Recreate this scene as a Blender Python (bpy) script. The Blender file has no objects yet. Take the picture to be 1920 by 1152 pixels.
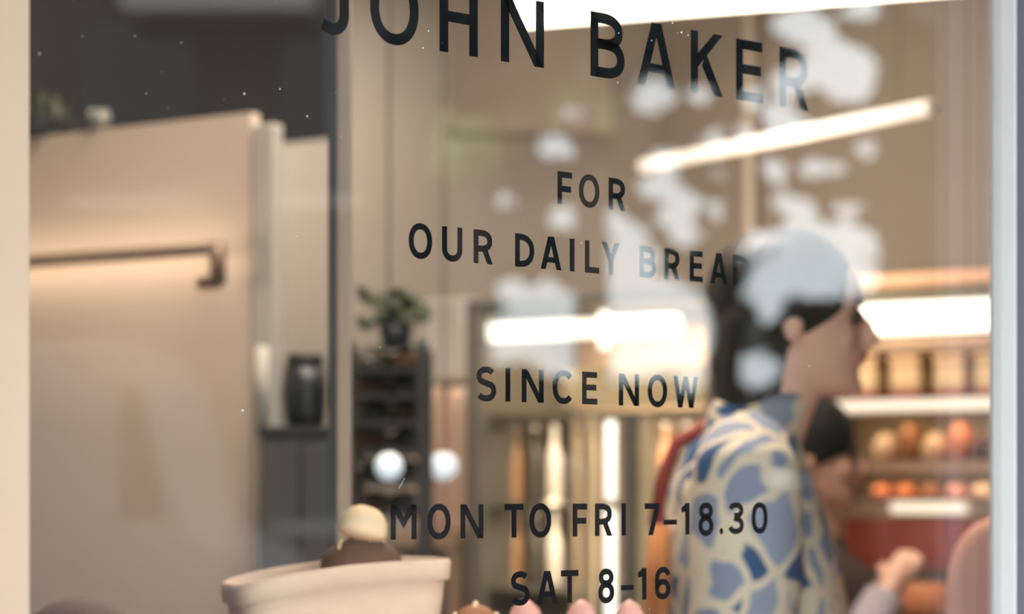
import bpy, bmesh, math, random
from mathutils import Vector, Matrix
random.seed(7)
PI = math.pi
SC = bpy.context.scene
COL = SC.collection

# ------------------------------------------------------------------ camera
F = 4277.0                      # focal length in pixels of the 1920-wide frame
TH = math.radians(41.0)         # how far the camera is turned from the normal of the glass
D = 1.69                        # camera to glass, metres
EYE = 1.30
HZ = 920.57                     # image row of the horizon
CAM = Vector((0.0, -D, EYE))
VIEW = Vector((math.sin(TH), math.cos(TH), 0))
RIGHT = Vector((math.cos(TH), -math.sin(TH), 0))
cd = bpy.data.cameras.new('camera')
cam = bpy.data.objects.new('camera', cd)
COL.objects.link(cam)
cam.location = CAM
cam.rotation_euler = (PI / 2, 0, -TH)
cd.sensor_width = 36.0
cd.sensor_fit = 'HORIZONTAL'
cd.lens = F / 1920 * 36.0
cd.shift_y = (HZ - 576.0) / 1920.0
cd.clip_start = 0.05
cd.dof.use_dof = True
cd.dof.focus_distance = 2.25
cd.dof.aperture_fstop = 3.4
SC.camera = cam

# ------------------------------------------------------------------ sky and exposure
world = bpy.data.worlds.new('world')
SC.world = world
world.use_nodes = True
wn = world.node_tree
bg = wn.nodes['Background']
bg.inputs['Color'].default_value = (0.86, 0.96, 1.0, 1)
bg.inputs['Strength'].default_value = 7.0
SC.view_settings.view_transform = 'Standard'
SC.view_settings.look = 'None'
SC.view_settings.gamma = 1.0
SC.view_settings.use_curve_mapping = False
SC.view_settings.exposure = 0.0
SC.cycles.use_denoising = True
SC.cycles.max_bounces = 10
SC.cycles.transparent_max_bounces = 16
SC.cycles.caustics_reflective = False
SC.cycles.caustics_refractive = False
SC.cycles.sample_clamp_indirect = 6.0


# ------------------------------------------------------------------ helpers
def srgb(r, g, b):
    def f(c):
        c /= 255.0
        return c / 12.92 if c <= 0.04045 else ((c + 0.055) / 1.055) ** 2.4
    return (f(r), f(g), f(b), 1.0)


def mat(name, rgb, rough=0.6, metal=0.0, var=0.08, scale=9.0, spec=0.4, bump=0.0):
    """A plain surface whose colour wanders a little with a noise texture."""
    m = bpy.data.materials.new(name)
    m.use_nodes = True
    t = m.node_tree
    p = t.nodes['Principled BSDF']
    p.inputs['Roughness'].default_value = rough
    p.inputs['Metallic'].default_value = metal
    p.inputs['Specular IOR Level'].default_value = spec
    co = t.nodes.new('ShaderNodeTexCoord')
    nz = t.nodes.new('ShaderNodeTexNoise')
    nz.inputs['Scale'].default_value = scale
    nz.inputs['Detail'].default_value = 3
    t.links.new(co.outputs['Object'], nz.inputs['Vector'])
    mx = t.nodes.new('ShaderNodeMix')
    mx.data_type = 'RGBA'
    c = srgb(*rgb)
    mx.inputs['A'].default_value = tuple(max(0, v * (1 - var)) for v in c[:3]) + (1,)
    mx.inputs['B'].default_value = tuple(min(1, v * (1 + var)) for v in c[:3]) + (1,)
    t.links.new(nz.outputs['Fac'], mx.inputs['Factor'])
    t.links.new(mx.outputs['Result'], p.inputs['Base Color'])
    if bump:
        b = t.nodes.new('ShaderNodeBump')
        b.inputs['Strength'].default_value = bump
        t.links.new(nz.outputs['Fac'], b.inputs['Height'])
        t.links.new(b.outputs['Normal'], p.inputs['Normal'])
    return m


def emit(name, rgb, strength):
    m = bpy.data.materials.new(name)
    m.use_nodes = True
    t = m.node_tree
    p = t.nodes['Principled BSDF']
    p.inputs['Base Color'].default_value = (0.8, 0.8, 0.8, 1)
    p.inputs['Emission Color'].default_value = rgb + (1,)
    p.inputs['Emission Strength'].default_value = strength
    return m


def glass_mat(name, tint=(1, 1, 1), ior=1.5):
    """Clear architectural glass: light goes straight through, both faces mirror by Fresnel."""
    m = bpy.data.materials.new(name)
    m.use_nodes = True
    t = m.node_tree
    t.nodes.clear()
    out = t.nodes.new('ShaderNodeOutputMaterial')
    tr = t.nodes.new('ShaderNodeBsdfTransparent')
    tr.inputs['Color'].default_value = tint + (1,)
    gl = t.nodes.new('ShaderNodeBsdfAnisotropic')
    gl.inputs['Roughness'].default_value = 0.0
    fr = t.nodes.new('ShaderNodeFresnel')
    ge = t.nodes.new('ShaderNodeNewGeometry')
    mr = t.nodes.new('ShaderNodeMapRange')
    mr.inputs['To Min'].default_value = ior
    mr.inputs['To Max'].default_value = 1 / ior
    t.links.new(ge.outputs['Backfacing'], mr.inputs['Value'])
    t.links.new(mr.outputs['Result'], fr.inputs['IOR'])
    mx = t.nodes.new('ShaderNodeMixShader')
    t.links.new(fr.outputs['Fac'], mx.inputs['Fac'])
    t.links.new(tr.outputs[0], mx.inputs[1])
    t.links.new(gl.outputs[0], mx.inputs[2])
    t.links.new(mx.outputs[0], out.inputs['Surface'])
    return m


class MB:
    """Collects shapes, then links them as one mesh object."""

    def __init__(self):
        self.v, self.f = [], []

    def add(self, v, f):
        n = len(self.v)
        self.v += [Vector(a) for a in v]
        self.f += [tuple(i + n for i in q) for q in f]
        return self

    def box(self, x0, x1, y0, y1, z0, z1, m=None):
        v = [Vector((x, y, z)) for z in (z0, z1) for y in (y0, y1) for x in (x0, x1)]
        if m:
            v = [m @ a for a in v]
        return self.add(v, [(0, 2, 3, 1), (4, 5, 7, 6), (0, 1, 5, 4), (2, 6, 7, 3), (0, 4, 6, 2), (1, 3, 7, 5)])

    def loft(self, rings, cap=True, closed=True):
        n = len(rings[0])
        v = [p for r in rings for p in r]
        f = []
        for i in range(len(rings) - 1):
            for j in range(n if closed else n - 1):
                k = (j + 1) % n
                f.append((i * n + j, i * n + k, (i + 1) * n + k, (i + 1) * n + j))
        if cap:
            f.append(tuple(range(n))[::-1])
            f.append(tuple((len(rings) - 1) * n + j for j in range(n)))
        return self.add(v, f)

    def rings_z(self, spec, n=24, p=2.0, cap=True):
        """spec: (z, cx, cy, rx, ry); superellipse rings stacked upward."""
        rs = []
        for z, cx, cy, rx, ry in spec:
            r = []
            for j in range(n):
                a = 2 * PI * j / n
                c, s = math.cos(a), math.sin(a)
                r.append((cx + rx * math.copysign(abs(c) ** (2 / p), c), cy + ry * math.copysign(abs(s) ** (2 / p), s), z))
            rs.append(r)
        return self.loft(rs, cap)

    def tube(self, pts, rad, n=12, cap=True):
        pts = [Vector(p) for p in pts]
        if not isinstance(rad, (list, tuple)):
            rad = [rad] * len(pts)
        rs = []
        up = None
        for i, p in enumerate(pts):
            d = (pts[min(i + 1, len(pts) - 1)] - pts[max(i - 1, 0)]).normalized()
            if up is None:
                up = Vector((0, 0, 1)) if abs(d.z) < 0.9 else Vector((1, 0, 0))
            a = d.cross(up).normalized()
            up = a.cross(d).normalized()
            rs.append([p + rad[i] * (math.cos(2 * PI * j / n) * a + math.sin(2 * PI * j / n) * up) for j in range(n)])
        return self.loft(rs, cap)

    def ball(self, c, r, n=14, m=10, sq=(1, 1, 1)):
        rs = []
        for i in range(1, m):
            t = PI * i / m
            rs.append([(c[0] + r * sq[0] * math.sin(t) * math.cos(2 * PI * j / n), c[1] + r * sq[1] * math.sin(t) * math.sin(2 * PI * j / n),
                        c[2] - r * sq[2] * math.cos(t)) for j in range(n)])
        return self.loft(rs)

    def quad(self, a, b, c, d):
        return self.add([a, b, c, d], [(0, 1, 2, 3)])

    def build(self, name, m, parent=None, smooth=False, bevel=0.0):
        me = bpy.data.meshes.new(name)
        me.from_pydata([tuple(a) for a in self.v], [], self.f)
        bm = bmesh.new()
        bm.from_mesh(me)
        bmesh.ops.recalc_face_normals(bm, faces=bm.faces)
        bm.to_mesh(me)
        bm.free()
        me.materials.append(m)
        if smooth:
            for q in me.polygons:
                q.use_smooth = True
        o = bpy.data.objects.new(name, me)
        COL.objects.link(o)
        if parent:
            o.parent = parent
        if bevel:
            b = o.modifiers.new('bevel', 'BEVEL')
            b.width = bevel
            b.segments = 2
            b.limit_method = 'ANGLE'
        return o


def fuse(mb, voxel, it=6, fac=0.5):
    """Turn overlapping shapes into one continuous skin."""
    o = mb.build('temporary', MATS['skin'])
    r = o.modifiers.new('r', 'REMESH')
    r.mode = 'VOXEL'
    r.voxel_size = voxel
    s = o.modifiers.new('s', 'SMOOTH')
    s.iterations = it
    s.factor = fac
    dg = bpy.context.evaluated_depsgraph_get()
    me = bpy.data.meshes.new_from_object(o.evaluated_get(dg))
    bpy.data.objects.remove(o)
    out = MB()
    out.v = [v.co.copy() for v in me.vertices]
    out.f = [tuple(q.vertices) for q in me.polygons]
    bpy.data.meshes.remove(me)
    return out


def thing(name, label, cat, loc=(0, 0, 0), rz=0.0, group=None):
    o = bpy.data.objects.new(name, None)
    COL.objects.link(o)
    o.location = loc
    o.rotation_euler = (0, 0, rz)
    o.empty_display_size = 0.1
    return tag(o, label, cat, group)


def tag(o, label, cat, group=None):
    o['label'] = label
    o['category'] = cat
    if group:
        o['group'] = group
    return o


def structure(o, label=None):
    o['kind'] = 'structure'
    if label:
        o['label'] = label
        o['category'] = o.name.split('_')[0]
    return o


def dup(root, loc, rz=None, label=None, group=None):
    r = root.copy()
    COL.objects.link(r)
    r.location = loc
    if rz is not None:
        r.rotation_euler = (0, 0, rz)
    if label:
        r['label'] = label
    if group:
        r['group'] = group
    for ch in list(root.children):
        c = ch.copy()
        COL.objects.link(c)
        c.parent = r
        for g in list(ch.children):
            d = g.copy()
            COL.objects.link(d)
            d.parent = c
    return r


def ray(px, py):
    return VIEW + (px - 960) / F * RIGHT + Vector((0, 0, (HZ - py) / F))


def at(px, py, z):
    """The point seen at a pixel, z metres in front of the camera."""
    return CAM + z * ray(px, py)


def glass_x(px, y=0.0):
    d = ray(px, HZ)
    return CAM.x + d.x * (y - CAM.y) / d.y


def mirrored(px, py, z):
    """The place in the street whose reflection shows at a pixel."""
    p = at(px, py, z)
    return Vector((p.x, -p.y, p.z))


class Frame:
    """A piece of furniture's own axes: x along its front to the right, y into its depth."""

    def __init__(self, px, z, rz):
        p = at(px, HZ, z)
        self.o = Vector((p.x, p.y, 0))
        self.rz = rz
        self.ax = Vector((math.cos(rz), math.sin(rz), 0))
        self.ay = Vector((-math.sin(rz), math.cos(rz), 0))

    def hit(self, px, py, ly=0.0):
        d = ray(px, py)
        t = (ly - (CAM - self.o).dot(self.ay)) / d.dot(self.ay)
        p = CAM + t * d - self.o
        return p.dot(self.ax), ly, p.z

    def x(self, px, ly=0.0):
        return self.hit(px, HZ, ly)[0]

    def z(self, px, py, ly=0.0):
        return self.hit(px, py, ly)[2]

    def world(self, x, y, z=0.0):
        return self.o + x * self.ax + y * self.ay + Vector((0, 0, z))


RZ = math.radians(-74)          # the shop fittings run away from the window at this angle

MATS = {}
M = MATS
M['glass'] = glass_mat('window glass')
M['case_glass'] = glass_mat('display case glass', (0.99, 1.0, 0.99))
M['vinyl'] = mat('black vinyl', (14, 15, 19), 0.9, var=0.05, spec=0.0)
M['alu'] = mat('pale grey powder coat', (208, 204, 204), 0.45)
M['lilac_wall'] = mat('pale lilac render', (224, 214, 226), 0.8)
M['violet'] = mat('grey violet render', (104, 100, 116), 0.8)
M['cream_frame'] = mat('tan paint', (158, 134, 114), 0.6)
M['awning'] = mat('charcoal canvas', (74, 72, 72), 0.9)
M['facade'] = mat('street front render', (66, 62, 60), 0.9)
M['wall'] = mat('taupe plaster', (130, 123, 114), 0.85, var=0.06, scale=1.5)
M['wall_cream'] = mat('cream plaster', (202, 183, 164), 0.85, var=0.04, scale=1.2)
M['veil'] = mat('beige soffit plaster', (146, 138, 130), 0.85)
M['wall_dark'] = mat('charcoal paint', (44, 42, 40), 0.9)
M['ceiling'] = mat('ceiling paint', (200, 185, 168), 0.9)
M['floor'] = mat('terrazzo', (150, 138, 126), 0.5, scale=60, var=0.2)
M['white_paint'] = mat('white gloss paint', (215, 210, 200), 0.4)
M['grey_paint'] = mat('pale grey paint', (178, 171, 160), 0.5)
M['wood'] = mat('light oak', (160, 136, 113), 0.5, scale=14, var=0.15)
M['steel_dark'] = mat('dark steel', (52, 49, 46), 0.5, metal=0.3)
M['brown_rail'] = mat('bronze rail', (112, 92, 74), 0.45, metal=0.3)
M['cabinet'] = mat('dark grey laminate', (72, 67, 61), 0.5)
M['black'] = mat('black plastic', (32, 33, 36), 0.4)
M['tub'] = mat('cream linen tub', (212, 180, 152), 0.8, bump=0.1, scale=50)
M['counter'] = mat('walnut counter', (104, 84, 68), 0.5, scale=20, var=0.2)
M['crust'] = mat('brown crust', (150, 96, 56), 0.7, var=0.3, scale=25, bump=0.3)
M['crust_dark'] = mat('dark crust', (92, 64, 46), 0.75, var=0.3, scale=25, bump=0.3)
M['crust_pale'] = mat('floury crust', (226, 194, 154), 0.8, var=0.15, scale=25, bump=0.2)
M['pink_glaze'] = mat('pink glazing', (206, 148, 132), 0.5, var=0.15, scale=30)
M['orange_pastry'] = mat('orange pastry', (214, 128, 76), 0.5, var=0.25, scale=30, bump=0.2)
M['leaf_in'] = mat('house plant leaf', (70, 76, 54), 0.5, var=0.3)
M['leaf'] = mat('tree leaf', (48, 54, 38), 0.6, var=0.35, scale=1.2)
M['leaf_sunlit'] = mat('sunlit tree leaf', (140, 168, 92), 0.6, var=0.3, scale=1.2)  # sunlight on the foliage put into a paler leaf colour
M['bark'] = mat('bark', (84, 72, 62), 0.9, bump=0.4)
M['case_frame'] = mat('green grey steel', (116, 113, 104), 0.4, metal=0.3)
M['case_back'] = mat('case liner', (218, 190, 166), 0.6)
M['beige_strip'] = mat('beige strip', (228, 206, 170), 0.5)
M['bottle_white'] = mat('milk', (214, 204, 190), 0.3)
M['bottle_amber'] = mat('juice', (186, 140, 96), 0.3)
M['bottle_dark'] = mat('dark bottle', (74, 70, 62), 0.25)
M['red'] = mat('dull red paint', (150, 62, 52), 0.6)
M['carton'] = mat('kraft carton', (214, 190, 150), 0.7)
M['carton_dark'] = mat('dark divider', (96, 92, 78), 0.7)
M['copper'] = mat('pale copper board', (188, 152, 126), 0.5)
M['salmon'] = mat('salmon cloth', (236, 166, 138), 0.8)
M['skin'] = mat('skin', (238, 188, 162), 0.55, var=0.05)
M['lips'] = mat('lips', (176, 92, 84), 0.5)
M['eye'] = mat('eye', (60, 44, 36), 0.2)
M['hair'] = mat('dark brown hair', (40, 30, 26), 0.5, scale=60, var=0.3)
M['hair_black'] = mat('black hair', (36, 33, 31), 0.5, scale=60, var=0.3)
M['trousers'] = mat('dark trousers', (52, 50, 56), 0.85)
M['jacket'] = mat('dark brown waistcoat', (70, 54, 44), 0.85)
M['lilac'] = mat('lilac grey cloth', (176, 166, 172), 0.85)
M['shoe'] = mat('shoe leather', (50, 40, 34), 0.5)
M['ochre'] = mat('ochre canvas', (190, 122, 66), 0.85)
M['sack'] = mat('pink paper sack', (206, 176, 156), 0.85)
M['pavement'] = mat('paving slabs', (138, 134, 130), 0.9, scale=3)
M['asphalt'] = mat('asphalt', (78, 78, 80), 0.9, scale=40)
M['brick'] = mat('brown brick', (74, 66, 60), 0.9, scale=6, var=0.25)
M['brick_taupe'] = mat('taupe render', (110, 100, 94), 0.9, scale=3)
M['window_dark'] = mat('dark window pane', (40, 46, 50), 0.15)
M['van'] = mat('pale grey van paint', (128, 124, 128), 0.45)
M['tyre'] = mat('tyre rubber', (28, 28, 28), 0.8)
M['post'] = mat('pale post paint', (188, 178, 164), 0.5)
M['dust'] = mat('dust', (235, 230, 222), 0.9)
M['chrome'] = mat('brushed steel', (190, 190, 190), 0.3, metal=0.9)
M['tube'] = emit('warm tube light', (1.0, 0.82, 0.64), 0.98)
M['tube_hot'] = emit('bright tube light', (1.0, 0.86, 0.66), 6.0)
M['case_tube'] = emit('case tube light', (1.0, 0.94, 0.8), 2.3)
M['case_tube_soft'] = emit('dim case tube light', (1.0, 0.90, 0.74), 1.8)
M['cool'] = emit('cool round light', (0.72, 0.90, 0.98), 0.72)
M['led'] = emit('shelf strip light', (1.0, 0.84, 0.60), 0.8)
M['panel_light'] = emit('ceiling diffuser', (1.0, 0.86, 0.70), 5.0)


def shirt_material():
    m = bpy.data.materials.new('blue and cream marbled print')
    m.use_nodes = True
    t = m.node_tree
    p = t.nodes['Principled BSDF']
    p.inputs['Roughness'].default_value = 0.85
    co = t.nodes.new('ShaderNodeTexCoord')
    wob = t.nodes.new('ShaderNodeTexNoise')
    wob.inputs['Scale'].default_value = 8
    t.links.new(co.outputs['Object'], wob.inputs['Vector'])
    va = t.nodes.new('ShaderNodeVectorMath')
    va.operation = 'MULTIPLY_ADD'
    va.inputs[1].default_value = (0.11, 0.11, 0.11)
    t.links.new(wob.outputs['Color'], va.inputs[0])
    t.links.new(co.outputs['Object'], va.inputs[2])
    mp = t.nodes.new('ShaderNodeMapping')
    mp.inputs['Scale'].default_value = (1.0, 1.0, 0.9)
    t.links.new(va.outputs['Vector'], mp.inputs['Vector'])
    vo = t.nodes.new('ShaderNodeTexVoronoi')
    vo.feature = 'DISTANCE_TO_EDGE'
    vo.inputs['Scale'].default_value = 12.5
    vc = t.nodes.new('ShaderNodeTexVoronoi')
    vc.inputs['Scale'].default_value = 12.5
    t.links.new(mp.outputs['Vector'], vo.inputs['Vector'])
    t.links.new(mp.outputs['Vector'], vc.inputs['Vector'])
    edge = t.nodes.new('ShaderNodeMapRange')
    edge.inputs['From Min'].default_value = 0.07
    edge.inputs['From Max'].default_value = 0.12
    t.links.new(vo.outputs['Distance'], edge.inputs['Value'])
    sep = t.nodes.new('ShaderNodeSeparateColor')
    t.links.new(vc.outputs['Color'], sep.inputs['Color'])
    rp = t.nodes.new('ShaderNodeValToRGB')
    rp.color_ramp.interpolation = 'CONSTANT'
    e = rp.color_ramp.elements
    e[0].color = srgb(138, 146, 166)
    e[1].position = 0.4
    e[1].color = srgb(52, 84, 126)
    for pos, c in ((0.62, srgb(150, 156, 172)), (0.86, srgb(222, 206, 178))):
        q = e.new(pos)
        q.color = c
    t.links.new(sep.outputs['Red'], rp.inputs['Fac'])
    mx = t.nodes.new('ShaderNodeMix')
    mx.data_type = 'RGBA'
    mx.inputs['A'].default_value = srgb(226, 208, 180)
    t.links.new(edge.outputs['Result'], mx.inputs['Factor'])
    t.links.new(rp.outputs['Color'], mx.inputs['B'])
    t.links.new(mx.outputs['Result'], p.inputs['Base Color'])
    return m


M['shirt'] = shirt_material()

# ------------------------------------------------------------------ the room
CEIL = 3.3
QW = 6.7                                          # distance of the long side wall
AX = Vector((math.cos(RZ), math.sin(RZ), 0))
BY = Vector((-math.sin(RZ), math.cos(RZ), 0))
corner = Vector(((QW + BY.y * CAM.y) / BY.x, 0, 0))
far = corner - 9.3 * AX
XW0 = -3.0


def slab(name, pts, z0, z1, m):
    n = len(pts)
    b = MB()
    b.add([(p[0], p[1], z0) for p in pts] + [(p[0], p[1], z1) for p in pts],
          [tuple(range(n))[::-1], tuple(range(n, 2 * n))] + [(i, (i + 1) % n, n + (i + 1) % n, n + i) for i in range(n)])
    return structure(b.build(name, m))


room = [(XW0, 0.05), (corner.x, 0.05), (far.x, far.y), (XW0, far.y)]
slab('floor', room, -0.15, 0.0, M['floor'])
slab('ceiling', room, CEIL, CEIL + 0.1, M['ceiling'])
o_ = BY * 0.15
slab('wall_back', [(corner.x, corner.y), (corner.x + o_.x, corner.y + o_.y), (far.x + o_.x, far.y + o_.y), (far.x, far.y)], 0, CEIL, M['wall'])
slab('wall_far', [(XW0, far.y), (far.x, far.y), (far.x, far.y + 0.15), (XW0, far.y + 0.15)], 0, CEIL, M['wall'])
slab('wall_side', [(XW0 - 0.15, 0.05), (XW0, 0.05), (XW0, far.y), (XW0 - 0.15, far.y)], 0, CEIL, M['wall'])

# the shop front around the window
XL, XR = glass_x(30), glass_x(1870)


def out_depth(px):
    """How far out from the glass the reveal at XR reaches to end at image column px."""
    d = ray(px, HZ)
    return -(CAM.y + d.y * XR / d.x)


DA, DB = out_depth(1905), out_depth(1985)
SILL, HEAD = 0.35, 2.75
front = MB()
front.box(XR + 0.06, corner.x + 0.3, -DA, 0.03, 0, CEIL)
front.box(XR + 0.30, corner.x + 0.3, 0.03, 0.10, 0, CEIL)
front.box(XW0 - 0.15, XL - 0.07, -0.03, 0.10, 0, CEIL)
front.box(XL - 0.07, XR + 0.06, -0.05, 0.10, 0, SILL)
front.box(XL - 0.07, XR + 0.06, -0.05, 0.10, HEAD, CEIL)
structure(front.build('wall_front', M['facade']))
DC = out_depth(1926)
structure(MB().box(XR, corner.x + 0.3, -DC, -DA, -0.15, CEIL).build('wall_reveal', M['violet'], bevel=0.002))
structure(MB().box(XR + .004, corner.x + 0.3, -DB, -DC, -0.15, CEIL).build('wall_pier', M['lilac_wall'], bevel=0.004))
win = thing('window_1', None, None, (0, 0, 0))
del win['label'], win['category']
structure(win)
MB().box(XL - 0.03, XR + 0.02, -0.005, 0.005, SILL - 0.01, HEAD + 0.01).build('glass_pane', M['glass'], win)
MB().box(XR, XR + 0.06, -DA, 0.008, SILL, HEAD).box(XR + 0.05, XR + 0.06, 0.008, 0.05, SILL, HEAD).build('window_frame', M['alu'], win, bevel=0.0015)
MB().box(XL - 0.07, XL, -0.024, 0.05, SILL, HEAD).build('window_frame', M['cream_frame'], win, bevel=0.002)
MB().box(XL, XR, -0.03, 0.06, SILL - 0.001, SILL + 0.05).build('window_sill', M['alu'], win)
MB().box(XL, XR, -0.03, 0.06, HEAD - 0.05, HEAD + 0.001).build('window_head', M['alu'], win)

# unseen canvas awning, added to keep sky light off the window frame
aw = thing('added_awning', 'added canvas awning, out of view, shading the shop window', 'awning', (1.2, -.05, 2.95), 0)
MB().add([(-2.2, 0, 0), (2.4, 0, 0), (2.4, -1.35, -.32), (-2.2, -1.35, -.32), (-2.2, 0, -.015), (2.4, 0, -.015), (2.4, -1.35, -.335), (-2.2, -1.35, -.335)],
         [(0, 1, 2, 3), (4, 7, 6, 5), (0, 4, 5, 1), (1, 5, 6, 2), (2, 6, 7, 3), (3, 7, 4, 0)]).build('canopy', M['awning'], aw)
MB().tube([(-2.2, -1.36, -.33), (2.4, -1.36, -.33)], .02, 10).build('front_bar', M['alu'], aw, True)
MB().box(-2.2, 2.4, -.08, .02, -.02, .06).build('cassette', M['alu'], aw)

# ------------------------------------------------------------------ lettering
YL = 0.0053                     # the vinyl sits on the room side of the pane
DP = YL - CAM.y
VPX = 5880.0
KZ = DP / math.sin(TH) / 1000.0


def line_z(c):
    return EYE - c * KZ


def ribbon(pts, th, closed=False):
    """A stroke of constant thickness along 2D points, as quads."""
    n = len(pts)
    L, R = [], []
    for i in range(n):
        if closed:
            a, b = pts[i - 1], pts[(i + 1) % n]
        else:
            a, b = pts[max(i - 1, 0)], pts[min(i + 1, n - 1)]
        p = pts[i]
        d1 = Vector((p[0] - a[0], p[1] - a[1]))
        d2 = Vector((b[0] - p[0], b[1] - p[1]))
        d1 = d1.normalized() if d1.length > 1e-9 else d2.normalized()
        d2 = d2.normalized() if d2.length > 1e-9 else d1
        d = (d1 + d2).normalized()
        nn = Vector((-d.y, d.x))
        k = th / 2 / max(0.4, nn.dot(Vector((-d1.y, d1.x))))
        L.append((p[0] + nn.x * k, p[1] + nn.y * k))
        R.append((p[0] - nn.x * k, p[1] - nn.y * k))
    out = []
    for i in range(n if closed else n - 1):
        j = (i + 1) % n
        out.append([L[i], L[j], R[j], R[i]])
    return out


def arc(cx, cy, rx, ry, a0, a1, n=18, p=2.15):
    r = []
    for i in range(n + 1):
        a = math.radians(a0 + (a1 - a0) * i / n)
        c, s = math.cos(a), math.sin(a)
        r.append((cx + rx * math.copysign(abs(c) ** (2 / p), c), cy + ry * math.copysign(abs(s) ** (2 / p), s)))
    return r


def rect(x0, x1, y0, y1):
    return [(x0, y0), (x1, y0), (x1, y1), (x0, y1)]


def glyph(ch, w, s, t):
    """Outline pieces of a letter: cap height 1, width w, stem s, bar t."""
    P = []
    h, ht = s / 2, t / 2
    ov = 0.018
    if ch == 'O' or ch == '0':
        P += ribbon(arc(w / 2, .5, w / 2 - h, .5 + ov - ht, 0, 360, 48, 2.15 if ch == 'O' else 2.3)[:-1], (s + t) / 2, True)
    elif ch == 'J':
        r = (w - s) * 0.74
        P += ribbon([(w - h, 1)] + arc(w - h - r, .30, r, .30 + ov - ht, 0, -90, 14, 2.3) + [(0, .035 + ht)], s)
    elif ch == 'H':
        P += [rect(0, s, 0, 1), rect(w - s, w, 0, 1), rect(s * .9, w - s * .9, .53 - ht, .53 + ht)]
    elif ch == 'N':
        P += [rect(0, s, 0, 1), rect(w - s, w, 0, 1), [(0, 1), (s * 1.18, 1), (w, 0), (w - s * 1.18, 0)]]
    elif ch == 'M':
        P += [rect(0, s, 0, 1), rect(w - s, w, 0, 1), [(0, 1), (s * 1.25, 1), (w / 2, .645), (w / 2, .32)],
              [(w, 1), (w / 2, .32), (w / 2, .645), (w - s * 1.25, 1)]]
    elif ch == 'A':
        ap = s * 1.3
        e = s * 1.08
        dx = (w - ap) / 2
        yi = (w / 2 - e) / dx
        for f in (lambda x: x, lambda x: w - x):
            P.append([(f(0), 0), (f(e), 0), (f(w / 2), yi), (f(w / 2), 1), (f(w / 2 - ap / 2), 1)])
        y0 = .21
        P.append([(e * .8 + dx * y0, y0), (w - e * .8 - dx * y0, y0), (w - e * .8 - dx * (y0 + t * .9), y0 + t * .9), (e * .8 + dx * (y0 + t * .9), y0 + t * .9)])
    elif ch in 'EF':
        P += [rect(0, s, 0, 1), rect(s * .9, w * (.98 if ch == 'E' else 1), 1 - t, 1), rect(s * .9, w * .93, .52 - ht, .52 + ht) if ch == 'E' else rect(s * .9, w * .93, .475 - ht, .475 + ht)]
        if ch == 'E':
            P.append(rect(s * .9, w, 0, t))
    elif ch == 'L':
        P += [rect(0, s, 0, 1), rect(s * .9, w, 0, t)]
    elif ch == 'T':
        P += [rect(0, w, 1 - t, 1), rect(w / 2 - h, w / 2 + h, 0, 1 - t * .9)]
    elif ch == 'I':
        P += [rect(0, w, 0, 1)]
    elif ch == 'K':
        P += [rect(0, s, 0, 1), [(s * .85, .40), (s * .85, .62), (w - s * 1.28, 1), (w - s * .02, 1)],
              [(s * 1.55, .46), (s * 2.15, .66), (w, 0), (w - s * 1.25, 0)]]
    elif ch == 'R':
        by = .44
        rx, ry = (w * .97 - h) * .55, (1 - ht - by) / 2
        x1 = w * .97 - h - rx
        P += [rect(0, s, 0, 1)]
        P += ribbon([(s * .8, 1 - ht)] + arc(x1, by + ry, rx, ry, 90, -90, 16, 2.3) + [(s * .8, by)], (s + t) / 2)
        P.append([(w * .42, by), (w * .42 + s * 1.15, by), (w, 0), (w - s * 1.15, 0)])
    elif ch == 'B':
        my = .52
        rx = (w - h) * .5
        ra, rb = (1 - ht - my) / 2, (my - ht) / 2
        P += [rect(0, s, 0, 1)]
        P += ribbon([(s * .8, 1 - ht)] + arc(w * .94 - h - rx, my + ra, rx, ra, 90, -90, 16, 2.3) + [(s * .8, my)], (s + t) / 2)
        P += ribbon([(s * .8, my)] + arc(w - h - rx, ht + rb, rx, rb, 90, -90, 16, 2.3) + [(s * .8, ht)], (s + t) / 2)
    elif ch == 'D':
        rx = (w - h) * .72
        P += [rect(0, s, 0, 1)]
        P += ribbon([(s * .8, 1 - ht)] + arc(w - h - rx, .5, rx, .5 - ht, 90, -90, 24, 2.25) + [(s * .8, ht)], (s + t) / 2)
    elif ch == 'U':
        P += ribbon([(h, 1)] + arc(w / 2, .36, w / 2 - h, .36 + ov - ht, 180, 360, 22) + [(w - h, 1)], (s + t) / 2)
    elif ch == 'Y':
        P += [rect(w / 2 - h, w / 2 + h, 0, .45), [(0, 1), (s * 1.2, 1), (w / 2 + h, .42), (w / 2 - h, .42)], [(w - s * 1.2, 1), (w, 1), (w / 2 + h, .42), (w / 2 - h, .42)]]
    elif ch == 'W':
        q = s * 1.0
        P += [[(0, 1), (q, 1), (w * .27 + q * .55, 0), (w * .27 - q * .45, 0)], [(w / 2 - q * .5, 1), (w / 2 + q * .5, 1), (w * .27 + q * .55, 0), (w * .27 - q * .45, 0)],
              [(w / 2 - q * .5, 1), (w / 2 + q * .5, 1), (w * .73 + q * .45, 0), (w * .73 - q * .55, 0)], [(w - q, 1), (w, 1), (w * .73 + q * .45, 0), (w * .73 - q * .55, 0)]]
    elif ch == 'C':
        P += ribbon(arc(w * .53, .5, w * .53 - h, .5 + ov - ht, 42, 318, 40), (s + t) / 2)
    elif ch == 'S':
        cx = w * .5
        rx = w * .5 - h
        rt = (1 + ov - ht - .53) / 2
        rb = (.53 + ov - ht) / 2
        top = arc(cx + .01, .53 + rt, rx * .92, rt, 32, 225, 20)
        bot = arc(cx, .53 - rb, rx, rb, 45, -148, 20)
        P += ribbon(top + bot, (s + t) / 2)
    elif ch == '7':
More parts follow.
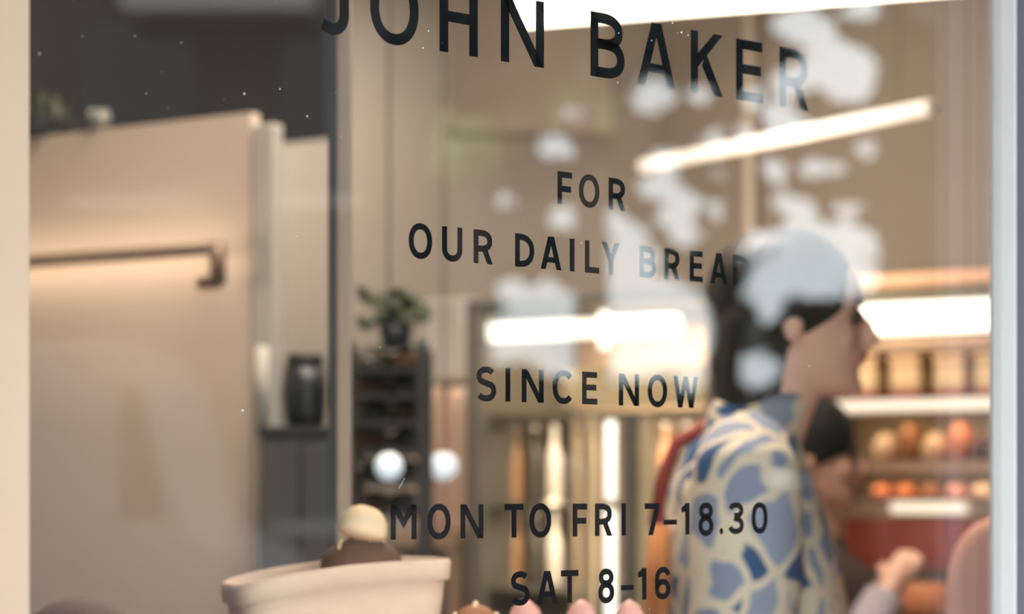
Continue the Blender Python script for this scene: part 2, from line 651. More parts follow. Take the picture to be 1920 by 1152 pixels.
        P += [rect(0, w, 1 - t, 1), [(w - s * 1.12, 1 - t * .9), (w, 1 - t * .9), (w * .24 + s * 1.1, 0), (w * .24, 0)]]
    elif ch == '-':
        P += [rect(0, w, .32, .32 + t * .86)]
    elif ch == '1':
        P += [rect(w - s, w, 0, 1), [(0, .885 - t), (w - s * .9, .885 - t + .03), (w - s * .9, 1), (w - s, 1), (w - s * 1.25, .93), (0, .865)]]
    elif ch == '8':
        P += ribbon(arc(w / 2, .745, w * .46 - h, .255 + ov - ht, 0, 360, 36)[:-1], (s + t) / 2, True)
        P += ribbon(arc(w / 2, .27, w / 2 - h, .27 + ov - ht + t * .25, 0, 360, 36)[:-1], (s + t) / 2, True)
    elif ch == '.':
        P += [arc(w / 2, .085, w / 2, .085 + ov, 0, 360, 20, 2)[:-1]]
    elif ch == '3':
        P += ribbon(arc(w * .47, .755, w * .50 - h, .245 + ov - ht, 165, -90, 24) + [(w * .36, .755 - .245 - ov + ht)], (s + t) / 2)
        P += ribbon([(w * .36, .535 - ov)] + arc(w * .47, .275, w * .53 - h, .275 + ov - ht, 90, -165, 26), (s + t) / 2)
    elif ch == '6':
        P += ribbon(arc(w / 2, .31, w / 2 - h, .31 + ov - ht, 0, 360, 36)[:-1], (s + t) / 2, True)
        P += ribbon([(h, .34)] + arc(w * .53, .62, w * .53 - h, .38 + ov - ht, 180, 25, 24), (s + t) / 2)
    return P


def text_line(label, c_base, c_top, letters, s, t):
    zb, zt = line_z(c_base), line_z(c_top)
    hgt = zt - zb
    x0, x1 = glass_x(letters[0][1], YL), glass_x(letters[-1][2], YL)
    root = thing('window_lettering', label, 'lettering', ((x0 + x1) / 2, YL, zb))
    for ch, a, b in letters:
        xa, xb = glass_x(a, YL), glass_x(b, YL)
        w = (xb - xa) / hgt
        mb = MB()
        for poly in glyph(ch, w, s if ch != 'I' else w, t):
            n = len(poly)
            fr = [(xa - root.location.x + p[0] * hgt, 0, p[1] * hgt) for p in poly]
            bk = [(p[0], 0.00025, p[2]) for p in fr]
            mb.add(fr + bk, [tuple(range(n)), tuple(range(n, 2 * n))[::-1]] + [(i, (i + 1) % n, n + (i + 1) % n, n + i) for i in range(n)])
        kind = {'-': 'dash', '.': 'full_stop'}.get(ch, 'digit' if ch.isdigit() else 'letter')
        mb.build(kind, M['vinyl'], root)
    return root


text_line('large black capitals reading JOHN BAKER across the top of the window glass', -163.15, -188.68,
          [('J', 604.7, 654.1), ('O', 694, 785.1), ('H', 824.3, 896), ('N', 939.3, 1020.1), ('B', 1107.4, 1171.3), ('A', 1195, 1266.5),
           ('K', 1295.4, 1355.4), ('E', 1380.4, 1430.5), ('R', 1461.9, 1516.2)], .163, .158)
SM = (.185, .183)
text_line('small black word FOR alone on the window glass', -111.36, -124.05,
          [('F', 1045.5, 1072.6), ('O', 1085.8, 1124), ('R', 1141.4, 1172.9)], *SM)
text_line('small black capitals reading OUR DAILY BREAD on the window glass', -85.6, -98.32,
          [('O', 766.5, 810.4), ('U', 829.1, 867), ('R', 888.2, 924), ('D', 966, 1001.8), ('A', 1014, 1052.8), ('I', 1068.4, 1077.2), ('L', 1096.9, 1124),
           ('Y', 1128.4, 1162.5), ('B', 1199.4, 1230), ('R', 1246, 1275), ('E', 1293.4, 1318), ('A', 1331.8, 1364), ('D', 1374.4, 1407.2)], *SM)
text_line('small black capitals reading SINCE NOW at mid height of the window glass', -33.89, -46.68,
          [('S', 892.2, 930.4), ('I', 948, 956.9), ('N', 978.4, 1019.5), ('C', 1036.3, 1075.2), ('E', 1091.6, 1120.2), ('N', 1160.5, 1198.3),
           ('O', 1214.7, 1251), ('W', 1262.7, 1308.9)], *SM)
text_line('black opening hours reading MON TO FRI 7-18.30 on the window glass', 17.91, 5.07,
          [('M', 732.7, 781.3), ('O', 801, 844.9), ('N', 863.6, 906.5), ('T', 946.4, 981.1), ('O', 992.7, 1033.7), ('F', 1074.1, 1101.2), ('R', 1115.8, 1148.2),
           ('I', 1165.3, 1173.4), ('7', 1209, 1236.4), ('-', 1244.7, 1269.3), ('1', 1278, 1292.8), ('8', 1309.9, 1337.8), ('.', 1349.6, 1356), ('3', 1366.7, 1394.9),
           ('0', 1409.4, 1439.3)], *SM)
text_line('black opening hours reading SAT 8-16, lowest line on the window glass', 43.78, 31.02,
          [('S', 956.8, 993.1), ('A', 1006.4, 1045.9), ('T', 1052, 1084.7), ('8', 1122, 1151.6), ('-', 1164, 1187.9), ('1', 1196.8, 1212.2), ('6', 1228.3, 1257)], *SM)

# dust on the street face of the pane
db = MB()
spots = [(455, 770, 2.0), (74, 101, 1.6), (458, 176, 1.8), (47, 225, 1.6), (576, 218, 1.6), (1160, 62, 1.6), (1278, 61, 2.2), (1261, 43, 1.6), (1290, 66, 1.6), (1222, 76, 1.5),
         (1158, 155, 1.4), (1444, 229, 1.6), (1517, 687, 1.6), (803, 58, 1.6), (793, 90, 1.3), (340, 80, 1.0), (525, 167, 1.2), (274, 175, 1.0)]
for _ in range(60):
    spots.append((random.uniform(40, 1860), random.uniform(0, 1150), random.uniform(0.5, 1.0)))
for px, py, r in spots:
    x = glass_x(px, -0.0053)
    t = (-0.0053 - CAM.y) / ray(px, py).y
    z = (CAM + t * ray(px, py)).z
    db.ball((x, -0.0053, z), r * 0.00042, 6, 4, (1, .4, 1))
x = glass_x(747, -0.0053)
db.tube([at(742, 916, D / ray(742, HZ).y) + Vector((0, -.0054, 0)), at(752, 897, D / ray(752, HZ).y) + Vector((0, -.0054, 0))], 0.00010, 5)
dobj = db.build('dust_specks', M['dust'])
tag(dobj, 'tiny pale dust specks and a scratch on the window glass', 'dust')
dobj['kind'] = 'stuff'

# ------------------------------------------------------------------ left side of the room
FP = Frame(250, 4.8, RZ)
xr = FP.x(470)
zt_ = FP.z(250, 236)
pw = MB().box(-1.9, xr, 0, 0.03, 0, zt_)
p_ = pw.build('wall_left', M['wall_cream'])
p_.location = FP.o
p_.rotation_euler = (0, 0, RZ)
structure(p_)
# the white jamb at its end
t_ = MB().box(FP.x(474), FP.x(514), -.004, 0.03, 0, FP.z(497, 232)).build('trim_1', M['grey_paint'], bevel=0.004)
t_.location = FP.o
t_.rotation_euler = (0, 0, RZ)
structure(t_)
# charcoal bulkhead hanging from the ceiling behind the partition
FB = Frame(400, 6.2, RZ)
b_ = MB().box(FB.x(-260), FB.x(612), 0, 0.06, FB.z(560, 258), CEIL).build('wall_bulkhead', M['wall_dark'])
b_.location = FB.o
b_.rotation_euler = (0, 0, RZ)
structure(b_)

# beige soffit box added under the ceiling, standing in for a pale reflection
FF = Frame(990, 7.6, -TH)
f_ = MB().box(FF.x(838), FF.x(1146), 0, .10, FF.z(990, 250), CEIL).build('wall_soffit', M['veil'], bevel=.004)
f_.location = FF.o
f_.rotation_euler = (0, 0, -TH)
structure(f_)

rail = thing('wall_rail', 'brown wall rail with a hooked end on the cream partition wall', 'rail', FP.world(0, 0, FP.z(250, 475)), RZ)
zr = FP.z(250, 475)
yr = -0.09
x1 = FP.x(408, yr)
z_rail = FP.z(250, 476, yr) - zr
MB().tube([(-1.8, yr, z_rail), (x1, yr, z_rail)], 0.014, 12).build('bar', M['brown_rail'], rail, True)
MB().tube([(x1, yr, z_rail + .010), (x1, yr, z_rail - .075)], 0.017, 12).tube([(x1, yr, z_rail - .07), (x1 - .045, yr, z_rail - .07)], 0.013, 12).build('hook', M['brown_rail'], rail, True)
for xx in (-1.6, x1 - 0.06):
    MB().tube([(xx, yr, z_rail), (xx, 0.0, z_rail)], 0.008, 8).build('bracket', M['brown_rail'], rail, True)

rl = bpy.data.lights.new('rail_glow', 'AREA')
rl.shape = 'RECTANGLE'
rl.size, rl.size_y = 1.9, .02
rl.energy = 1.2
rl.color = (1.0, .80, .60)
rlo = bpy.data.objects.new('rail_glow', rl)
COL.objects.link(rlo)
rlo.parent = rail
rlo.location = (x1 - .97, yr + .018, z_rail)
rlo.rotation_euler = (PI / 2, 0, 0)

# greenery and a pale pot on top of the partition
for k, (px, n, lab) in enumerate(((72, 60, 'leafy green plant on top of the partition beside the left window frame'), (500, 26, 'small trailing plant on top of the partition near the white jamb'))):
    if k == 1:
        continue
    pl = thing('trailing_plant', lab, 'plant', FP.world(FP.x(px, .015), 0.015, zt_), RZ)
    MB().rings_z([(0, 0, 0, .04, .04), (.06, 0, 0, .05, .05)], 16).build('pot', M['black'], pl, True)
    lf = MB()
    for _ in range(n):
        a, b, c = random.uniform(-.07, .07), random.uniform(-.05, .05), random.uniform(.03, .10)
        u = Vector((random.uniform(-1, 1), random.uniform(-1, 1), random.uniform(-.6, .6))).normalized() * .022
        w = u.orthogonal().normalized() * .012
        p = Vector((a, b, c))
        lf.add([p - u, p + w, p + u, p - w, p + Vector((0, 0, .002))], [(0, 1, 4), (1, 2, 4), (2, 3, 4), (3, 0, 4)])
    lf.build('leaves', M['leaf_in'], pl)
pot = thing('ceramic_pot', 'small pale pot on top of the cream partition wall', 'pot', FP.world(FP.x(186, .015), 0.015, zt_), RZ)
MB().rings_z([(0, 0, 0, .02, .02), (.02, 0, 0, .026, .026), (.045, 0, 0, .022, .022)], 16).build('bowl', M['case_frame'], pot, True)

# slim upright post just inside the window
FPO = Frame(636, 3.2, -TH)
post = thing('upright_post', 'slim floor to ceiling post with a dark steel edge and a pale wood face', 'post', FPO.o, -TH)
MB().box(FPO.x(615), FPO.x(631), 0, 0.03, 0, CEIL).build('steel_edge', M['steel_dark'], post)
MB().box(FPO.x(631), FPO.x(657), 0.0, 0.03, 0, CEIL).build('wood_face', M['wood'], post, bevel=0.002)

# dark cabinet and what stands on it
FC = Frame(550, 4.5, -TH)
zc = FC.z(550, 800)
cab = thing('storage_cabinet', 'tall dark grey cabinet behind the slim post', 'cabinet', FC.o, -TH)
xa, xb = FC.x(487), FC.x(640)
MB().box(xa, xb, .02, .45, 0.06, zc - .02).build('body', M['cabinet'], cab)
MB().box(xa - .004, xb, 0, .46, zc - .02, zc).build('top', M['steel_dark'], cab, bevel=.003)
MB().box(xa + .004, (xa + xb) / 2 - .002, 0.002, .02, .08, zc - .03).build('door', M['cabinet'], cab, bevel=.002)
MB().box((xa + xb) / 2 + .002, xb - .004, 0.002, .02, .08, zc - .03).build('door', M['cabinet'], cab, bevel=.002)
MB().box(xa + .01, xb - .01, .04, .44, 0, .06).build('plinth', M['black'], cab)
y0 = .12
can = thing('canister', 'black round canister on top of the dark grey cabinet', 'canister', FC.world(FC.x(572, y0), y0, zc), -TH)
r_ = (FC.x(608, y0) - FC.x(535, y0)) / 2 * 1.08
hc = FC.z(572, 664, y0) - zc
MB().rings_z([(0, 0, 0, r_ * .85, r_ * .85), (.02, 0, 0, r_ * .97, r_ * .97), (hc * .5, 0, 0, r_ * 1.06, r_ * 1.06), (hc * .82, 0, 0, r_ * .97, r_ * .97)], 28).build('body', M['black'], can, True)
MB().rings_z([(hc * .82, 0, 0, r_ * .9, r_ * .9), (hc * .95, 0, 0, r_ * .88, r_ * .88), (hc, 0, 0, r_ * .8, r_ * .8)], 28).build('lid', M['steel_dark'], can, True)
box_ = thing('paper_roll', 'pale upright paper roll beside the black canister on the cabinet', 'paper roll', FC.world(FC.x(499, .12), .12, zc), -TH)
MB().rings_z([(0, 0, 0, .025, .025), (FC.z(499, 650, .12) - zc, 0, 0, .025, .025)], 28).build('roll', M['grey_paint'], box_, True)

# ------------------------------------------------------------------ counter by the window with the bread tub
FT = Frame(620, 2.75, -TH)
ZC = 0.985
ctr = thing('serving_counter', 'brown counter just inside the window, under the cream tub', 'counter', FT.o, -TH)
cx0, cx1 = FT.x(-120), FT.x(1205)
MB().box(cx0, cx1, -.16, .30, ZC - .04, ZC).build('worktop', M['counter'], ctr, bevel=.004)
MB().box(cx0 + .03, cx1 - .03, -.12, .28, 0, ZC - .04).build('body', M['cabinet'], ctr)
tub = thing('bread_tub', 'cream tapered tub with a broad rim on the counter', 'tub', FT.world(FT.x(625), 0.04, ZC), -TH + .30)
hw = (FT.x(832) - FT.x(412)) / 2
ztop = FT.z(620, 1050) - ZC
zin = ztop
prof_o = [(0, .74), (.02, .78), (ztop * .80, .93), (ztop * .885, .945), (ztop * .895, .99), (ztop * .985, 1.0), (ztop, .985)]
prof_i = [(ztop, .95), (ztop * .8, .89), (.04, .74)]
tb = MB().rings_z([(z, 0, 0, hw * k, .085 * k) for z, k in prof_o + prof_i], 48, 4.5)
for v_ in tb.v:
    if v_.z > ztop * .6:
        v_.z -= .030 * max(0, .5 - v_.x / hw * .5) ** 2.6
tb.build('shell', M['tub'], tub, True)


def loaf_mesh(L, R, H, n=20):
    rs = []
    for i in range(11):
        u = -1 + 2 * i / 10
        k = max(.12, (1 - abs(u) ** 2.6)) ** .5
        rs.append((u * L, k))
    mb = MB()
    rings = []
    for x, k in rs:
        ring = []
        for j in range(n):
            a = 2 * PI * j / n
            y = math.cos(a) * R * k
            z = math.sin(a)
            z = z * H * .68 * k if z > 0 else z * H * .32 * k
            ring.append((x, y, z + H * .32))
        rings.append(ring)
    return mb.loft(rings)


def loaf(name, label, cat, loc, rz, L, R, H, m, group=None, cuts=3, tilt=None):
    o = loaf_mesh(L, R, H).build(name, m, None, True)
    o.location = loc
    o.rotation_euler = (0, tilt or 0, rz)
    tag(o, label, cat, group)
    if cuts:
        for i in range(cuts):
            sc = MB()
            x = (-.5 + i / max(1, cuts - 1)) * L * 1.1 if cuts > 1 else 0
            k = max(.12, 1 - abs(x / L) ** 2.6) ** .5
            sc.tube([(x - R * .25, -R * .55 * k, H * (.32 + .6 * .84 * k)), (x, 0, H * (.32 + .68 * k) + .001), (x + R * .25, R * .55 * k, H * (.32 + .6 * .84 * k))], [R * .03, R * .08, R * .03], 6)
            sc.build('score_mark', M['crust_pale'], o, True)
    return o


# loaves showing above the tub rim
TR = -TH + .30
def in_tub(x, y, z):
    return tub.location + Vector((x * math.cos(TR) - y * math.sin(TR), x * math.sin(TR) + y * math.cos(TR), z))


hr = FT.z(668, 992, .03) - ZC
loaf('bread_roll', 'pale floury roll heaped highest in the cream tub', 'bread', in_tub(.030, 0, ztop + .020), TR + .3, .030, .028, .046, M['crust_pale'], 'loaves in the cream tub', 0, 0.25)
loaf('bread_loaf', 'brown loaf under the pale roll in the cream tub', 'bread', in_tub(.033, 0, ztop - .030), TR + .1, .050, .036, .055, M['crust_dark'], 'loaves in the cream tub')
loaf('bread_loaf', 'brown crusty loaf lying low at the left end inside the cream tub', 'bread', in_tub(-.060, 0, ztop - .075), TR, .04, .036, .04, M['crust'], 'loaves in the cream tub')

loaf('round_loaf', 'dark brown round loaf on the counter near the left window frame', 'bread', FT.world(FT.x(150, .05), .05, ZC), -TH, .09, .07, FT.z(150, 1122, .05) - ZC, M['crust_dark'], None, 0)
loaf('round_loaf', 'orange brown loaf on the counter right of the cream tub', 'bread', FT.world(FT.x(892, .0), .0, ZC), -TH, .045, .05, FT.z(892, 1134, .0) - ZC, M['crust'])
for i, (px, lab) in enumerate(((985, 'pink glazed bun left of two more under the SAT line'), (1090, 'pink glazed bun in the middle of three under the SAT line'), (1180, 'pink glazed bun nearest the patterned shirt under the SAT line'))):
    loaf('glazed_bun', lab, 'pastry', FT.world(FT.x(px, .03), .03, ZC), .4 * i, .033, .035, FT.z(px, 1124, .03) - ZC, M['pink_glaze'], 'pink glazed buns on the counter', 0)

# ------------------------------------------------------------------ rack of dark loaves
FR = Frame(720, 5.0, -TH)
rk = thing('bakery_rack', 'dark open rack stacked with brown loaves between post and glass case', 'rack', FR.o, -TH)
ra, rb = FR.x(655), FR.x(792)
zrt = FR.z(720, 640)
for xx in (ra, rb):
    for yy in (0, .34):
        MB().box(xx - .012, xx + .012, yy - .012, yy + .012, 0, zrt).build('upright', M['steel_dark'], rk)
shelf_rows = [690, 740, 790, 842, 900, 960, 1030]
for py in shelf_rows:
    zz = FR.z(720, py)
    MB().box(ra, rb, -.01, .35, zz - .012, zz).build('shelf', M['steel_dark'], rk, bevel=.002)
words_row = ['top', 'second', 'third', 'fourth', 'fifth', 'sixth']
for i, py in enumerate(shelf_rows[:6]):
    zz = FR.z(720, py)
    for j, fx in enumerate((.30, .74)):
        loaf('rye_loaf', f'{"dark" if (i + j) % 2 else "brown"} rye loaf on the {words_row[i]} shelf of the rack, {"post" if j == 0 else "glass case"} side', 'bread',
             FR.world(ra + (rb - ra) * fx, .14, zz), -TH + PI / 2 + random.uniform(-.2, .2), .09, .042, .047, M['crust_dark'] if (i + j) % 2 else M['bottle_dark'], 'rye loaves on the dark rack', 0)
plant = thing('potted_plant', 'dark green potted plant on top of the loaf rack', 'plant', FR.world(FR.x(742, .1), .1, FR.z(720, 690)), RZ)
MB().rings_z([(.05, 0, 0, .03, .03), (.10, 0, 0, .04, .04)], 16).box(-.05, .05, -.04, .04, .048, .052).build('pot', M['black'], plant, True)
lf = MB()
for _ in range(70):
    p = Vector((random.gauss(0, .035), random.gauss(0, .03), random.uniform(.09, .17)))
    u = Vector((random.uniform(-1, 1), random.uniform(-1, 1), random.uniform(-.6, .6))).normalized() * .028
    w = u.orthogonal().normalized() * .014
    lf.add([p - u, p + w, p + u, p - w, p + Vector((0, 0, .003))], [(0, 1, 4), (1, 2, 4), (2, 3, 4), (3, 0, 4)])
lf.build('leaves', M['leaf_in'], plant)

# pale cupboard on the wall side and paper sacks under it
FS = Frame(828, 6.4, -TH)
cb = thing('pale_cupboard', 'pale grey cupboard between the rack and the glass case', 'cupboard', FS.o, RZ)
za, zb_ = FS.z(828, 716), FS.z(828, 560)
zb_cup = zb_
MB().box(FS.x(784), FS.x(872), .02, .3, za, zb_).build('body', M['white_paint'], cb, bevel=.003)
MB().box(FS.x(785), FS.x(827), 0, .02, za + .005, zb_ - .005).build('door', M['white_paint'], cb, bevel=.003)
MB().box(FS.x(829), FS.x(871), 0, .02, za + .005, zb_ - .005).build('door', M['white_paint'], cb, bevel=.003)
MB().box(FS.x(784), FS.x(872), .1, .3, 0, za).build('base', M['wall'], cb)
zs_ = FS.z(835, 1000)
sk = thing('sack_stand', 'low wooden stand carrying pink paper sacks', 'stand', FS.world(FS.x(835, -.2), -.2), RZ)
MB().box(-.11, .11, -.1, .1, zs_ - .03, zs_).build('top', M['wood'], sk)
for sx in (-.09, .09):
    MB().box(sx - .015, sx + .015, -.09, .09, 0, zs_ - .03).build('leg', M['wood'], sk)
zk = FS.z(835, 725, -.2) - zs_
for i, (px, lab) in enumerate(((806, 'pink paper sack on the low stand, rack side'), (868, 'pink paper sack on the low stand, glass case side'))):
    s_ = thing('flour_sack', lab, 'sack', FS.world(FS.x(px, -.2), -.2, zs_), RZ, 'pink paper sacks on the low stand')
    MB().rings_z([(0, 0, 0, .038, .04), (.02, 0, 0, .041, .045), (zk * .8, 0, 0, .041, .042), (zk * .92, 0, 0, .039, .03), (zk, 0, 0, .040, .006)], 24, 4).build('bag', M['sack'], s_, True)
    MB().box(-.040, .040, -.008, .008, zk - .02, zk).build('folded_top', M['crust_pale'], s_)

# ------------------------------------------------------------------ glass fronted display fridge
FG = Frame(1100, 5.7, RZ)
fr_ = thing('display_fridge', 'tall glass fronted drinks fridge with lit tubes behind the lettering', 'fridge', FG.o, RZ)
g0, g1 = FG.x(873), FG.x(1345)
gt = FG.z(900, 563)
zsh = [FG.z(1100, 772), FG.z(1100, 948), FG.z(1100, 1110), .55, .2]
DEP = .55
MB().box(g0, FG.x(896), 0, .05, 0, gt).build('door_post', M['case_frame'], fr_, bevel=.003)
MB().box(g1 - .03, g1, 0, .05, 0, gt).build('door_post', M['case_frame'], fr_, bevel=.003)
MB().box(g0, g1, 0, .05, gt - .02, gt).box(g0, g1, .05, DEP, gt - .02, gt).build('top', M['case_frame'], fr_, bevel=.003)
MB().box(g0, g1, 0, DEP, 0, .1).build('base', M['case_frame'], fr_, bevel=.003)
MB().box(g0, g1, DEP - .02, DEP, .1, gt - .02).build('back_panel', M['case_back'], fr_)
MB().box(g0, g0 + .015, .05, DEP - .02, .1, gt - .02).build('side_panel', M['case_frame'], fr_)
MB().box(g1 - .015, g1, .05, DEP - .02, .1, gt - .02).build('side_panel', M['case_frame'], fr_)
for zz in zsh:
    MB().box(g0 + .015, g1 - .015, .08, DEP - .03, zz - .012, zz).build('shelf', M['case_frame'], fr_, bevel=.002)
MB().box(FG.x(896), g1 - .03, .015, .022, .1, gt - .02).build('glass_door', M['case_glass'], fr_)
# header lamp
zh0, zh1 = FG.z(1000, 642, .06), FG.z(1000, 598, .06)
hm = (zh0 + zh1) / 2
MB().tube([(FG.x(905, .07), .07, hm), (FG.x(1125, .07), .07, hm)], (zh1 - zh0) * .42, 14).build('tube_light', M['case_tube_soft'], fr_, True)
MB().tube([(FG.x(1135, .07), .07, hm), (FG.x(1268, .07), .07, hm)], (zh1 - zh0) * .45, 14).build('tube_light', M['case_tube'], fr_, True)
MB().tube([(FG.x(1142, .07), .045, FG.z(1142, 585, .07)), (FG.x(1142, .07), .045, FG.z(1142, 655, .07))], .014, 12).build('tube_light', M['case_tube'], fr_, True)
MB().box(FG.x(1010), g1 - .03, .12, .13, FG.z(1150, 762, .12), FG.z(1150, 690, .12)).build('price_board', M['carton'], fr_)
fl = bpy.data.lights.new('fridge_fill', 'AREA')  # area light added inside the roof to brighten the fridge
fl.shape = 'RECTANGLE'
fl.size, fl.size_y = .5, .3
fl.energy = 4
fl.color = (1.0, .80, .58)
fo = bpy.data.objects.new('fridge_fill', fl)
COL.objects.link(fo)
fo.parent = fr_
fo.location = ((g0 + g1) / 2, .3, gt - .03)
for k in range(2):  # area lights added under the shelves to brighten the bottles
    f2 = bpy.data.lights.new('shelf_glow', 'AREA')
    f2.shape = 'RECTANGLE'
    f2.size, f2.size_y = .5, .12
    f2.energy = 4.5
    f2.color = (1.0, .80, .60)
    fo2 = bpy.data.objects.new('shelf_glow', f2)
    COL.objects.link(fo2)
    fo2.parent = fr_
    fo2.location = ((g0 + g1) / 2, .14, zsh[k] - .015)
    fo2.rotation_euler = (math.radians(25), 0, 0)
# vertical lamps and stiles
rr = .0125
zv0, zv1, zv2, zv3 = FG.z(1145, 1165, .05), FG.z(1145, 957, .05), FG.z(1145, 937, .05), FG.z(1145, 790, .05)
xv = FG.x(1145, .05)
MB().tube([(xv, .05, zv0), (xv, .05, zv1)], rr, 12).build('tube_light', M['case_tube'], fr_, True)
MB().tube([(xv, .05, zv2), (xv, .05, zv3)], rr, 12).build('tube_light', M['case_tube'], fr_, True)
for px, w in ((1108, .026), (1078, .012), (1212, .034)):
    xc = FG.x(px, .06)
    MB().box(xc - w / 2, xc + w / 2, .055, .07, .12, FG.z(px, 782, .06)).build('stile', M['beige_strip'], fr_, bevel=.002)
MB().box(FG.x(1165, .06), FG.x(1195, .06), .06, .075, .12, FG.z(1180, 782, .06)).build('stile', M['case_frame'], fr_, bevel=.002)


def bottle(px, y, zbase, h, r, m, label, group):
    o = MB().rings_z([(0, 0, 0, r * .95, r * .95), (.01, 0, 0, r, r), (h * .6, 0, 0, r, r), (h * .76, 0, 0, r * .45, r * .45), (h * .93, 0, 0, r * .38, r * .38)], 18)
    root = thing('drink_bottle', label, 'bottle', FG.world(FG.x(px, y), y, zbase), RZ, group)
    o.build('body', m, root, True)
    MB().rings_z([(h * .93, 0, 0, r * .45, r * .45), (h, 0, 0, r * .45, r * .45)], 16).build('cap', M['white_paint'], root, True)
    return root


hs = (zsh[0] - zsh[1]) * .9
for row, (zz, nm) in enumerate(((zsh[1], 'middle'), (zsh[2], 'lower'))):
    hh = min(hs, (zsh[row] - zz) * .9)
    for px, m, lab in ((928, M['bottle_white'], 'white bottle at the left post'), (966, M['bottle_amber'], 'amber bottle second from the left post'),
                       (1003, M['bottle_dark'], 'dark bottle between amber and white ones'), (1040, M['bottle_white'], 'white bottle beside the beige stiles'),
                       (1250, M['bottle_amber'], 'amber bottle at the right end'), (1290, M['bottle_dark'], 'dark bottle at the right end')):
        bottle(px, .22, zz, hh, .021, m, f'{lab}, {nm} shelf of the drinks fridge', f'bottles on the {nm} fridge shelf')

# lamp strip on the fridge roof that washes the wall
lm = thing('light_strip', 'strip lamp lying on the roof of the drinks fridge', 'lamp', FG.world((g0 + g1) / 2 + .05, .42, gt), RZ)
MB().box(-.3, .3, -.03, .03, 0, .025).build('housing', M['white_paint'], lm)
MB().box(-.29, .29, -.02, .02, .025, .032).build('diffuser', M['panel_light'], lm)
la = bpy.data.lights.new('strip_glow', 'AREA')
la.shape = 'RECTANGLE'
la.size, la.size_y = .58, .05
la.energy = 26
la.color = (1.0, .72, .48)
lo = bpy.data.objects.new('strip_glow', la)
COL.objects.link(lo)
lo.parent = lm
lo.location = (0, 0, .036)
lo.rotation_euler = (1.95, 0, 0)

# ------------------------------------------------------------------ lit shelving on the right
FD = Frame(1750, 6.3, RZ)
sh = thing('display_shelving', 'tall lit bakery shelving running to the right window frame', 'shelving', FD.o, RZ)
d0, d1 = FD.x(1500), FD.x(2010)


def zd(py, ly=0.0):
    return FD.z(1750, py, ly)


DD = .42
MB().box(d0, d1, DD, DD + .02, 0, zd(508)).build('back_panel', M['carton'], sh)
MB().box(d0 - .02, d0, 0, DD + .02, 0, zd(508)).build('side_panel', M['copper'], sh)
MB().box(d1, d1 + .02, 0, DD + .02, 0, zd(508)).build('side_panel', M['copper'], sh)
MB().box(d0, d1, 0, DD, zd(533), zd(510)).build('top_board', M['copper'], sh, bevel=.002)
MB().box(d0, d1, .02, DD, zd(655), zd(630)).build('shelf', M['wood'], sh, bevel=.002)
MB().box(d0, d1, .03, DD, zd(775), zd(745)).build('shelf', M['wood'], sh, bevel=.002)
MB().box(d0, d1, .03, DD, zd(890), zd(868)).build('shelf', M['wood'], sh, bevel=.002)
MB().box(d0, d1, .03, DD, zd(972), zd(940)).build('shelf', M['wood'], sh, bevel=.002)
MB().box(d0, d1, .0, DD, 0, zd(1075)).build('base_cabinet', M['cabinet'], sh)
MB().box(d0, d1, .30, DD, zd(1075), zd(972)).build('red_panel', M['red'], sh)
MB().box(d0, d1, -.05, .14, zd(561), zd(541)).build('lamp_housing', M['carton_dark'], sh, bevel=.002)  # dark board added as the dim gap, blocking tube light from above
for py, px in ((579, 1612), (611, 1636)):
    MB().tube([(FD.x(px, -.02), -.02, zd(py, -.02)), (d1 - .01, -.02, zd(py, -.02))], .0195, 14).build('tube_light', M['case_tube'], sh, True)
for py, a, b, m in ((759, 1500, 2000, 'led'), (876, 1500, 2000, 'copper'), (953, 1668, 1808, 'led')):
    MB().box(FD.x(a), FD.x(b), .005, .03, zd(py + 11), zd(py - 11)).build('light_strip' if m == 'led' else 'shelf_edge', M[m], sh, bevel=.002)


for py, e_ in ((785, .75), (900, .55), (985, .9)):
    s_l = bpy.data.lights.new('shelf_glow', 'AREA')
    s_l.shape = 'RECTANGLE'
    s_l.size, s_l.size_y = d1 - d0 - .1, .02
    s_l.energy = e_
    s_l.color = (1.0, .80, .58)
    s_o = bpy.data.objects.new('shelf_glow', s_l)
    COL.objects.link(s_o)
    s_o.parent = sh
    s_o.location = ((d0 + d1) / 2, .05, zd(py - 6))
    s_o.rotation_euler = (math.radians(55), 0, 0)


def on_shelf(px, ly, py):
    return FD.world(FD.x(px, ly), ly, zd(py, .03))


hbx = zd(662) - zd(745)
for i, (px, lab) in enumerate(((1560, 'kraft carton with a red base hidden behind the woman in profile'), (1632, 'kraft carton with a red base beside the woman\'s mouth'), (1712, 'kraft carton with a red base, middle one beside her face'),
                               (1795, 'kraft carton with a red base, third from her face'), (1870, 'kraft carton with a red base at the right window frame'))):
    if i == 0:
        continue
    bx = thing('bread_carton', lab, 'carton', on_shelf(px, .1, 745), RZ, 'kraft cartons on the lit shelving')
    w = .042
    MB().box(-w, w, -.06, .10, .022, hbx * .72).build('body', M['carton'], bx, bevel=.003)
    MB().box(-w, w, -.06, .10, 0, .022).build('base', M['red'], bx, bevel=.002)
    MB().box(-w + .004, w - .004, -.056, .096, hbx * .72, hbx * .80).build('seam', M['carton_dark'], bx)
    MB().box(-w - .003, w + .003, -.063, .103, hbx * .80, hbx * .97).build('lid', M['crust_pale'], bx, bevel=.003)
row2 = [(1665, 'crust_pale'), (1712, 'crust'), (1758, 'crust_pale'), (1806, 'orange_pastry'), (1852, 'crust_dark')]
for i, (px, m) in enumerate(row2):
    loaf('shelf_loaf', ['pale loaf beside the brown waistcoat', 'brown loaf, second from the left', 'pale loaf at the middle', 'orange brown loaf, second from the window frame', 'dark loaf by the window frame'][i] + ' on the shelf under the cartons',
         'bread', on_shelf(px, .12, 868), RZ + PI / 2, .08, .032, .085 + .03 * (i % 2), M[m], 'loaves on the shelf under the cartons', 2)
